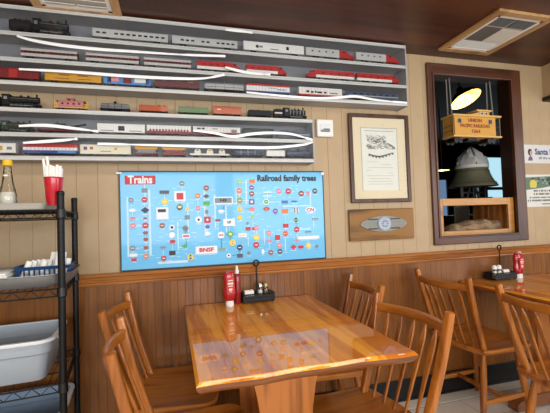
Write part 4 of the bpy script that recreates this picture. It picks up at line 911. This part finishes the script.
# blue basket with wrapped cutlery
bpos = rl(-.082, .165, ZP)
t = thing('blue_basket', 'small blue plastic basket of white cutlery rolls in the metal pan', 'basket', bpos, RZ-2)
bm = B(); bw, bd, h = .205, .15, .072
def strip(z0, z1, e0, e1):
    loft(bm, [roundrect3(bw+e0, bd+e0, .02, z0), roundrect3(bw+e1, bd+e1, .02, z1), roundrect3(bw+e1-.006, bd+e1-.006, .018, z1), roundrect3(bw+e0-.006, bd+e0-.006, .018, z0)], 0, False, True, True)
strip(0, .022, -.03, -.022); strip(.058, h, -.008, 0); strip(h-.004, h, .006, .008)
bx(bm, -bw/2+.016, bw/2-.016, -bd/2+.016, bd/2-.016, 0, .003)
for s in (-1, 1):
    for k in range(10):
        x = -bw/2+.022+(bw-.044)*k/9; tube(bm, [(x, s*(bd/2-.014), .020), (x, s*(bd/2-.008), .060)], .0035, 6)
    for k in range(7):
        y = -bd/2+.022+(bd-.044)*k/6; tube(bm, [(s*(bw/2-.014), y, .020), (s*(bw/2-.008), y, .060)], .0035, 6)
obj('basket', bm, mat('blue_plastic', (30, 66, 112), rough=.4), t)
M_nap = mat('napkin_white', (238, 236, 230), rough=.9)
n = 11
words = ['leftmost', 'second from left', 'third from left', 'fourth from left', 'fifth from left', 'sixth from left', 'sixth from right', 'fourth from right', 'third from right', 'second from right', 'rightmost']
words[5] = 'sixth from left'; words[6] = 'fifth from right'
for k in range(n):
    x = -.080+.0155*k; y = -.030+.022*((k*5) % 4-1)*1.0+.01; bm = B()
    hgt = .090+(.030 if 5 < k < 10 else .0)+.006*((k*3) % 3)
    p0 = Vector((0, 0, .008)); lean = Vector((.030-.002*k, .010, hgt)); pts = [p0.lerp(lean, q/6) for q in range(7)]
    sweep(bm, pts, lambda i, q: [(u*(1+.10*math.sin(5*q+k)), v) for u, v in rrect(.029-.004*q, .022, .008)]); bx(bm, -.002, .002, -.002, .002, .006, .010)
    o = obj('cutlery_roll', bm, M_nap, None, True); c, s = math.cos(R(RZ-2)), math.sin(R(RZ-2))
    o.location = (bpos[0]+c*x-s*y, bpos[1]+s*x+c*y, ZP+.002); o.rotation_euler = (0, 0, R(RZ))
    tag(o, f'white napkin cutlery roll, {words[k]} in the blue basket', 'napkin roll', 'napkin rolls in the blue basket')
# white napkin stack
for k in range(6):
    bm = B(); box(bm, (0, 0, .0045), (.165, .15, .0092), .003, 0)
    o = obj('folded_napkins', bm, M_nap, None, True); o.location = rl(-.275+.003*math.sin(k*2), .125+.002*math.cos(k*3), ZP+.0008+.0097*k); o.rotation_euler = (0, 0, R(RZ+1.5*math.sin(k)))
    w = ['lowest', 'second from the bottom', 'third from the bottom', 'third from the top', 'second from the top', 'topmost'][k]
    tag(o, f'white folded napkin bundle, {w} of the stack in the metal pan', 'napkins', 'folded napkins stacked in the pan')
# bus tubs
M_tub = mat('grey_white_tub', (158, 166, 175), rough=.4)
def tub(label, loc, rz, h, m):
    t = thing('bus_tub', label, 'tub', loc, rz, 'plastic bus tubs'); W, D = .52, .36
    bm = B()
    loft(bm, [roundrect3(W-.09, D-.09, .03, 0, 5), roundrect3(W-.082, D-.082, .034, .004, 5), roundrect3(W-.058, D-.058, .042, h*.62, 5), roundrect3(W-.040, D-.040, .044, h*.66, 5), roundrect3(W-.030, D-.030, .048, h-.008, 5)]
         +[roundrect3(W-.034, D-.034, .046, h-.004, 5), roundrect3(W-.046, D-.046, .042, h*.66, 5), roundrect3(W-.064, D-.064, .038, h*.62, 5), roundrect3(W-.09, D-.09, .03, .006, 5)])
    obj('tub_body', bm, m, t, True)
    bm = B(); loft(bm, [roundrect3(W-.032, D-.032, .048, h-.012, 5), roundrect3(W-.002, D-.002, .060, h-.012, 5), roundrect3(W, D, .061, h-.006, 5), roundrect3(W-.003, D-.003, .060, h, 5), roundrect3(W-.034, D-.034, .047, h, 5)], 0, False, True, True)
    for s in (-1, 1): bx(bm, s*(W/2-.012)-.008, s*(W/2-.012)+.008, -.055, .055, h-.030, h-.008, .004)
    obj('rim', bm, mat('tub_rim_white', (214, 216, 216), rough=.35), t, True); return t
tub('pale grey plastic bus tub on the third shelf of the wire rack', (-.742, -.330, .5905), 5, .165, M_tub)
tub('blue grey plastic bus tub on the lowest rack shelf at the bottom of the photo', (-.722, -.300, .2755), 5, .165, mat('blue_grey_tub', (124, 142, 164), rough=.4))
# ------------------------------------------------------------ things in the wall window
# shallow wooden display box standing on the sill
M_box = wood('honey_pine', (146, 94, 36), (190, 132, 58), 'x', 1, rough=.4, coat=.1)
t = thing('wooden_display_box', 'honey coloured wooden box frame standing on the sill of the wall window', 'box', (WX0+.004, .006, WZ0))
BW = WX1-WX0-.008; BH = .262; BD = .36
bm = B(); w = .052
bx(bm, 0, w, 0, .02, 0, BH, .003); bx(bm, BW-w, BW, 0, .02, 0, BH, .003); bx(bm, w, BW-w, 0, .02, BH-.050, BH, .003); bx(bm, w, BW-w, 0, .02, 0, .038, .003); obj('face_frame', bm, M_box, t)
M_boxv = wood('honey_pine_upright', (120, 74, 34), (168, 110, 58), 'z', 1, rough=.4)
for a, b in ((0.012, .024), (BW-.024, BW-.012)):
    bm = B(); bx(bm, a, b, .02, BD, .012, BH-.012)
    for k in range(5): bx(bm, b if a < .1 else a-.004, b+.004 if a < .1 else a, .035+k*.055, .060+k*.055, .014, BH-.014, .001)
    obj('slatted_side', bm, M_boxv, t)
bm = B(); bx(bm, .0, BW, .02, BD, BH-.012, BH, .001); obj('top_board', bm, M_box, t)
bm = B(); bx(bm, .0, BW, .02, BD, 0, .012, .001); obj('bottom_board', bm, mat('dark_pine', (74, 48, 30), rough=.5), t)
# petrified wood slab
bm = B(); rr = random.Random(6); rings = []
for i in range(18):
    a = i/17; x = -.235+.47*a; prof_ = math.sin(PI*min(1, .06+a*.90))**.55; h = .040+.062*prof_*(.55+.6*a)+.006*math.sin(a*23); w = .03+.055*prof_
    if i in (0, 17): h, w = .018, .015
    ring = []
    for k in range(14):
        b = 2*PI*k/14; r = 1+.10*math.sin(3*b+i*1.3)+rr.uniform(-.06, .06); ring.append((x, w*math.cos(b)*r, max(0, h/2+h/2*math.sin(b)*r)))
    rings.append(ring)
loft(bm, rings)
o = obj('rock', bm, mat('petrified_wood', (150, 124, 96), rough=.8, noise=.6, nscale=42, bump=.8), None, False); o.location = (2.150, .140, WZ0+.0125)
tag(o, 'long rough tan petrified wood rock inside the wooden display box', 'rock')
# bell on a black stand with a grey cap
bz = WZ0+BH+.0005; bpx, bpy_ = 2.268, .255
t = thing('bell', 'large olive bronze bell on a black stand in the wall window', 'bell', (bpx, bpy_, bz)); z0 = .098
prof = [(.176, 0), (.178, .005), (.173, .014), (.156, .036), (.139, .066), (.126, .10), (.116, .135), (.108, .160), (.090, .19), (.05, .21), (.001, .22)]
inner = [(r-.014 if r > .02 else r, z-.004 if z > .01 else z) for r, z in prof]
bm = B(); lathe(bm, [(r, z0+z) for r, z in prof[:1]]+[(r, z0+z) for r, z in prof[1:]], n=40)
obj('bell_body', bm, mat('olive_bronze', (92, 92, 72), rough=.45, metal=.3, noise=.15, nscale=20), t, True)
bm = B(); 
for zz, r in ((.118, .1205), (.024, .165)): lathe(bm, [(r, z0+zz), (r+.004, z0+zz+.003), (r, z0+zz+.006)], n=40)
obj('raised_bands', bm, mat('worn_bronze', (96, 98, 78), rough=.4, metal=.5), t, True)
bm = B()
for x in (-.115, .0, .115): bx(bm, x-.014, x+.014, -.018, .018, 0, z0+.05, .003)
bx(bm, -.14, .14, -.05, .05, 0, .016, .003); bx(bm, -.12, .12, -.015, .015, .045, .062, .003)
for x in (-.06, .06): tube(bm, [(x, 0, .01), (x*.4, 0, .10)], .010, 8)
obj('stand', bm, M_blackm, t)
t = thing('grey_cap', 'grey cloth cap with seams sitting on top of the bell', 'cap', (bpx, bpy_, bz+z0+.142))
bm = B(); n = 36; rings = []
for r, z in ((.1165, .0), (.119, .002), (.1185, .022), (.1165, .026), (.1110, .050), (.094, .084), (.070, .114), (.043, .142), (.018, .164), (.006, .170)):
    rings.append([((r-(.010*math.sin(5*(2*PI*k/n)+z*40)+.006*math.sin(11*(2*PI*k/n)-z*60))*(1 if .03 < z < .16 else 0))*math.cos(2*PI*k/n), (r-(.010*math.sin(5*(2*PI*k/n)+z*40)+.006*math.sin(11*(2*PI*k/n)-z*60))*(1 if .03 < z < .16 else 0))*math.sin(2*PI*k/n), z) for k in range(n)])
loft(bm, rings, cap=True); obj('crown', bm, mat('grey_cloth', (156, 158, 154), rough=.9, noise=.12, nscale=30, bump=.3), t, True)
bm = B(); rings = []
for r, z in ((.1175, .0), (.1205, .001), (.1205, .024), (.1175, .026)): rings.append([(r*math.cos(2*PI*k/n), r*math.sin(2*PI*k/n), z+.001) for k in range(n)])
loft(bm, rings, cap=False); obj('band', bm, mat('light_grey_cloth', (172, 174, 168), rough=.9), t, True)
bm = B()
for k in range(6):
    a = 2*PI*k/6+.05; pts = [(r*math.cos(a), r*math.sin(a), z) for r, z in ((.1180, .024), (.1125, .050), (.0955, .084), (.0715, .114), (.0445, .142), (.019, .165), (.004, .171))]; tube(bm, pts, .0048, 6)
lathe(bm, [(.010, .168), (.011, .172), (.006, .178), (.001, .179)], n=12); obj('seams', bm, mat('dark_grey_cloth', (72, 74, 76), rough=.9), t, True)

# hanging wooden caboose
cx, cy, cz = 2.078, .050, 1.728
M_cab = mat('caboose_ochre', (204, 150, 62), rough=.45, noise=.06, nscale=30); M_cabr = mat('caboose_roof_tan', (214, 172, 100), rough=.5)
t = thing('hanging_caboose', 'yellow wooden caboose reading UNION PACIFIC RAILROAD hung in the wall window', 'hanging sign', (cx, cy, cz))
bm = B(); bx(bm, -.185, .180, -.055, .055, .012, .150, .002); obj('body', bm, M_cab, t)
bm = B(); bx(bm, -.200, .232, -.060, .060, 0, .013, .003); obj('floor_board', bm, M_cabr, t)
bm = B(); bx(bm, -.203, .228, -.066, .066, .150, .164, .003); obj('roof', bm, M_cabr, t)
bm = B(); bx(bm, .040, .140, -.045, .045, .164, .196, .002, 0); bx(bm, .020, .158, -.052, .052, .196, .208, .003, 1)
prism(bm, [(-.07, .164), (.040, .164), (.040, .186)], -.045, .045, 1, 'xz')
for x in (.070, .108): bx(bm, x-.012, x+.012, -.0465, -.045, .170, .190, .001, 2)
for x in (.070, .108): bx(bm, x-.008, x+.008, -.0475, -.046, .173, .187, 0, 3)
obj('cupola', bm, [M_cab, M_cabr, M_white, M_black], t)
for x in (-.142, .130):
    bm = B(); bx(bm, x-.017, x+.017, -.0575, -.055, .098, .134, .001, 0); bx(bm, x-.011, x+.011, -.059, -.057, .103, .129, .0, 1); bx(bm, x-.001, x+.001, -.0595, -.0585, .103, .129, 0, 0); obj('window', bm, [mat('window_trim_grey', (140, 140, 126)), M_black], t)
bm = B(); text(bm, 'UNION', (-.006, -.0562, .122), .034, bold=.0014, sx=1.1); text(bm, 'PACIFIC RAILROAD', (-.006, -.0562, .082), .034, bold=.0012, sx=.90); text(bm, '1264', (-.004, -.0562, .042), .034, bold=.0014, sx=1.2)
obj('lettering', bm, mat('letter_rust', (146, 60, 26)), t)
bm = B()
for xe in (-.194, .222):
    bm = B()
    for q in (-.05, .05):
        tube(bm, [(xe, q, .012), (xe, q, .150)], .004, 8)
    for z in (.05, .085): tube(bm, [(xe, -.05, z), (xe, .05, z)], .003, 8)
    obj('end_railing', bm, mat('railing_tan', (120, 104, 80), rough=.5), t)
bm = B(); bx(bm, -.05, .03, -.03, .03, -.020, 0, .004); obj('underframe_box', bm, M_black, t)
for x in (-.15, .145):
    bm = B(); bx(bm, x-.028, x+.028, -.04, .04, -.030, 0, .004); wt_ = obj('wheel_truck', bm, M_black, t)
    for xx in (x-.018, x+.018):
        bm = B()
        for q in (-.042, .042): lathe(bm, [(.018, -.004), (.018, .004)], (xx, q, -.026), 16, 0, Matrix.Rotation(R(90), 4, 'X'))
        tube(bm, [(xx, -.042, -.026), (xx, .042, -.026)], .003, 6); obj('wheelset', bm, M_black, wt_)
for s, xt in ((-1, -.170), (1, .195)):
    for dx, q in ((-.030, -.05), (.022, .05)):
        bm = B(); a = Vector((s*.0+xt+dx, q, .164)); b = Vector((xt-.010*1, q*.3, (WZ1-cz)/.969)); n = 34
        for k in range(n):
            p = a.lerp(b, (k+.5)/n); d = (b-a).normalized(); u = Vector((1, 0, 0)) if k % 2 else Vector((0, 1, 0)); L = (b-a).length/n
            tube(bm, [p+d*(L*.72*math.cos(2*PI*j/8))+u*(.0040*math.sin(2*PI*j/8)) for j in range(8)], .0017, 5, loop=True, ref=Vector((.3, .3, .1)))
        obj('chain', bm, mat('chain_grey', (150, 146, 138), rough=.45, metal=.3), t)

t.scale = (.969, .969, .969)

# ------------------------------------------------------------ the room beyond the window
def pendant(label, c, r, tilt, tx, e, col, energy):
    t = thing('pendant_lamp', label, 'lamp', c, 0); M = Matrix.Rotation(R(tilt), 4, 'Y') @ Matrix.Rotation(R(tx), 4, 'X')
    out = [(r, 0), (r*.98, r*.10), (r*.85, r*.32), (r*.60, r*.52), (r*.30, r*.64), (r*.22, r*.72), (r*.20, r*.95), (r*.001, r*.97)]
    bm = B(); lathe(bm, out, n=32, M=M)
    for f in [f for f in bm.faces if len(f.verts) > 4 and f.calc_center_median().length < r*.2]: bm.faces.remove(f)
    obj('shade', bm, mat('lamp_shade_black', (30, 28, 26), rough=.4), t, True)
    bm = B(); rings = []
    for rr_, z in [(r*.985, .003), (r*.96, r*.10), (r*.83, r*.30), (r*.58, r*.49), (r*.10, r*.56)]: rings.append([M @ Vector((rr_*math.cos(2*PI*k/32), rr_*math.sin(2*PI*k/32), z)) for k in range(32)])
    loft(bm, rings, cap=False); obj('reflector', bm, mat('lamp_reflector', (240, 206, 120), rough=.5, emit=(255, 206, 110), estr=e*.14), t, True)
    for x in ((-r*.30, r*.32) if r > .15 else (0,)):
        bm = B(); p = M @ Vector((x, 0, r*.22)); lathe(bm, [(.001, -.030), (.018, -.024), (.028, -.004), (.024, .014), (.012, .03), (.001, .034)], p, 14)
        obj('bulb', bm, mat('warm_bulb', (255, 240, 200), emit=(255, 226, 160), estr=e), t, True)
    bm = B(); top = M @ Vector((0, 0, r*.95)); tube(bm, [top, (top.x, top.y, 2.75-c[2])], .008, 8); obj('hanging_rod', bm, mat('copper_rod', (120, 72, 48), rough=.4, metal=.6), t, True)
    l = bpy.data.lights.new('bulb_light', 'POINT'); l.energy = energy; l.color = col; l.shadow_soft_size = .04; lo = bpy.data.objects.new('bulb_light', l); C.objects.link(lo); lo.location = (c[0], c[1], c[2]-.06)
pendant('black dome lamp with glowing yellow inside, hanging tilted behind the wall window', (3.135, 1.2, 2.44), .166, -10, -24, 3.6, (1, .82, .55), 6)
pendant('small glowing yellow lamp in the room beyond, left of the bell', (3.86, 2.5, 1.83), .11, 0, 0, 6, (1, .8, .5), 3)
def far_window(n, x0, x1, z0, z1, bars, col, e):
    bm = B(); y = 4.985; wall_rect_frame(bm, x0-.07, x1+.07, z0-.07, z1+.07, .07, y-.05, 4.999)
    for z in bars: bx(bm, x0, x1, y-.04, 4.99, z-.035, z+.035)
    bx(bm, x0, x1, y-.004, y, z0, z1, 0, 1)
    struct('window_%d' % n, bm, [M_black, mat('daylight_pane_%d' % n, col, emit=col, estr=e)])
far_window(2, 7.12, 7.62, .9, 2.48, (1.74,), (176, 220, 236), 1.1)
far_window(3, 6.70, 6.92, .9, 2.48, (), (176, 210, 232), .35)
far_window(4, 5.62, 6.02, .75, 1.95, (1.42,), (120, 156, 196), .6)
# papers and black furniture in the room beyond
t = thing('menu_stand', 'stand holding white papers in the room beyond the wall window', 'stand', (4.18, 2.5, 0))
bm = B(); bx(bm, -.13, .13, -.01, .01, 1.04, 1.29, .004); bx(bm, -.09, -.02, -.014, -.010, 1.08, 1.26, 0, 0); obj('papers', bm, mat('blue_white_paper', (176, 186, 206), rough=.6), t)
bm = B(); tube(bm, [(0, .012, -.01), (0, .012, 1.2)], .018, 10); bx(bm, -.18, .18, -.15, .15, -.01, .02, .004); obj('post', bm, M_black, t)
t = thing('black_stool', 'black padded stool back in the room beyond the wall window', 'stool', (4.02, 1.9, 0))
bm = B(); n = 20; loft(bm, [[(.20*s*math.cos(2*PI*k/n), .06*s*math.sin(2*PI*k/n)-.0, z) for k in range(n)] for z, s in ((1.08, .8), (1.10, 1.0), (1.18, 1.0), (1.25, .8), (1.275, .4), (1.28, .05))]); obj('backrest', bm, M_black, t, True)
bm = B(); lathe(bm, [(.18, .72), (.20, .74), (.20, .79), (.17, .81), (.001, .815)], (0, -.12, 0), 20); obj('seat', bm, M_black, t, True)
for sx in (-1, 1):
    for sy in (-1, 1): bm = B(); tube(bm, [(sx*.13, -.12+sy*.12, .73), (sx*.19, -.12+sy*.18, -.01)], .014, 8); obj('leg', bm, M_black, t, True)
bm = B(); tube(bm, [(-.15, .02, .78), (-.17, .02, 1.12)], .012, 8); tube(bm, [(.15, .02, .78), (.17, .02, 1.12)], .012, 8); obj('back_support', bm, M_black, t, True)
t = thing('storage_cabinet', 'dark cabinet with pale bottles in the room beyond the wall window', 'cabinet', (5.9, 3.6, 0))
bm = B(); bx(bm, -1.1, .9, -.2, .2, -.01, 1.15, .01); obj('body', bm, mat('cabinet_dark', (58, 44, 40), rough=.4), t)
for k in range(4): bm = B(); bx(bm, -1.08+k*.495, -.62+k*.495, -.215, -.2, .05, 1.10, .004); obj('door', bm, mat('cabinet_door_grey', (86, 84, 92), rough=.4), t)
for k, (x, h, c, w) in enumerate(((5.02, .22, (190, 204, 200), 'pale green'), (5.20, .16, (120, 140, 170), 'blue grey'), (5.62, .2, (206, 206, 214), 'white'), (5.95, .24, (150, 160, 180), 'slate blue'), (6.3, .2, (70, 70, 80), 'black'))):
    bm = B(); lathe(bm, [(.05, 0), (.055, .01), (.055, h*.6), (.03, h*.8), (.02, h), (.001, h)], n=16); o = obj('bottle', bm, mat('far_bottle_%d' % k, c, rough=.3), None, True); o.location = (x, 3.52, 1.151); tag(o, f'{w} bottle on the dark cabinet in the room beyond', 'bottle', 'bottles on the far cabinet')

# ------------------------------------------------------------ lights
def area(name, loc, rot, sx, sy, e, col=(1, 1, 1)):
    l = bpy.data.lights.new(name, 'AREA'); l.shape = 'RECTANGLE'; l.size = sx; l.size_y = sy; l.energy = e; l.color = col
    o = bpy.data.objects.new(name, l); C.objects.link(o); o.location = loc; o.rotation_euler = [R(a) for a in rot]
area('window_daylight', (-.4, -5.15, 1.45), (90, 0, 0), 2.4, 1.3, 92, (.93, .97, 1))
area('window_daylight', (2.3, -5.15, 1.45), (90, 0, 0), 2.3, 1.3, 92, (.93, .97, 1))
area('window_daylight', (3.85, -2.3, 1.45), (90, 0, 90), 2.2, 1.3, 40, (.93, .97, 1))
area('ceiling_fixture', (.85, -1.75, CEIL-.01), (0, 0, 0), 1.9, .3, 18, (1, .93, .82))
area('ceiling_fixture', (-1.0, -1.75, CEIL-.01), (0, 0, 0), 1.0, .3, 10, (1, .93, .82))
area('far_room_daylight', (6.5, 4.7, 1.6), (-90, 0, 0), 2.0, 1.3, 8, (.85, .93, 1))
w = bpy.data.worlds.new('World'); bpy.context.scene.world = w; w.use_nodes = True
w.node_tree.nodes['Background'].inputs[0].default_value = (.9, .95, 1, 1); w.node_tree.nodes['Background'].inputs[1].default_value = .6

# ------------------------------------------------------------ camera
cd = bpy.data.cameras.new('Camera'); cam = bpy.data.objects.new('Camera', cd); C.objects.link(cam)
y_, p_, r_ = R(15.298), R(1.865), R(-1.918)
fwd = Vector((math.sin(y_)*math.cos(p_), math.cos(y_)*math.cos(p_), math.sin(p_)))
r0 = Vector((math.cos(y_), -math.sin(y_), 0)); u0 = r0.cross(fwd)
rt = math.cos(r_)*r0+math.sin(r_)*u0; up = -math.sin(r_)*r0+math.cos(r_)*u0
M = Matrix((rt, up, -fwd)).transposed().to_4x4(); M.translation = Vector((0, -2.134, 1.2)); cam.matrix_world = M
cd.sensor_fit = 'HORIZONTAL'; cd.sensor_width = 36; cd.lens = 369.9/550*36; cd.clip_start = .05
sc = bpy.context.scene; sc.camera = cam
sc.view_settings.view_transform = 'Standard'; sc.view_settings.look = 'None'; sc.view_settings.gamma = 1; sc.view_settings.use_curve_mapping = False
sc.view_settings.exposure = 0.0
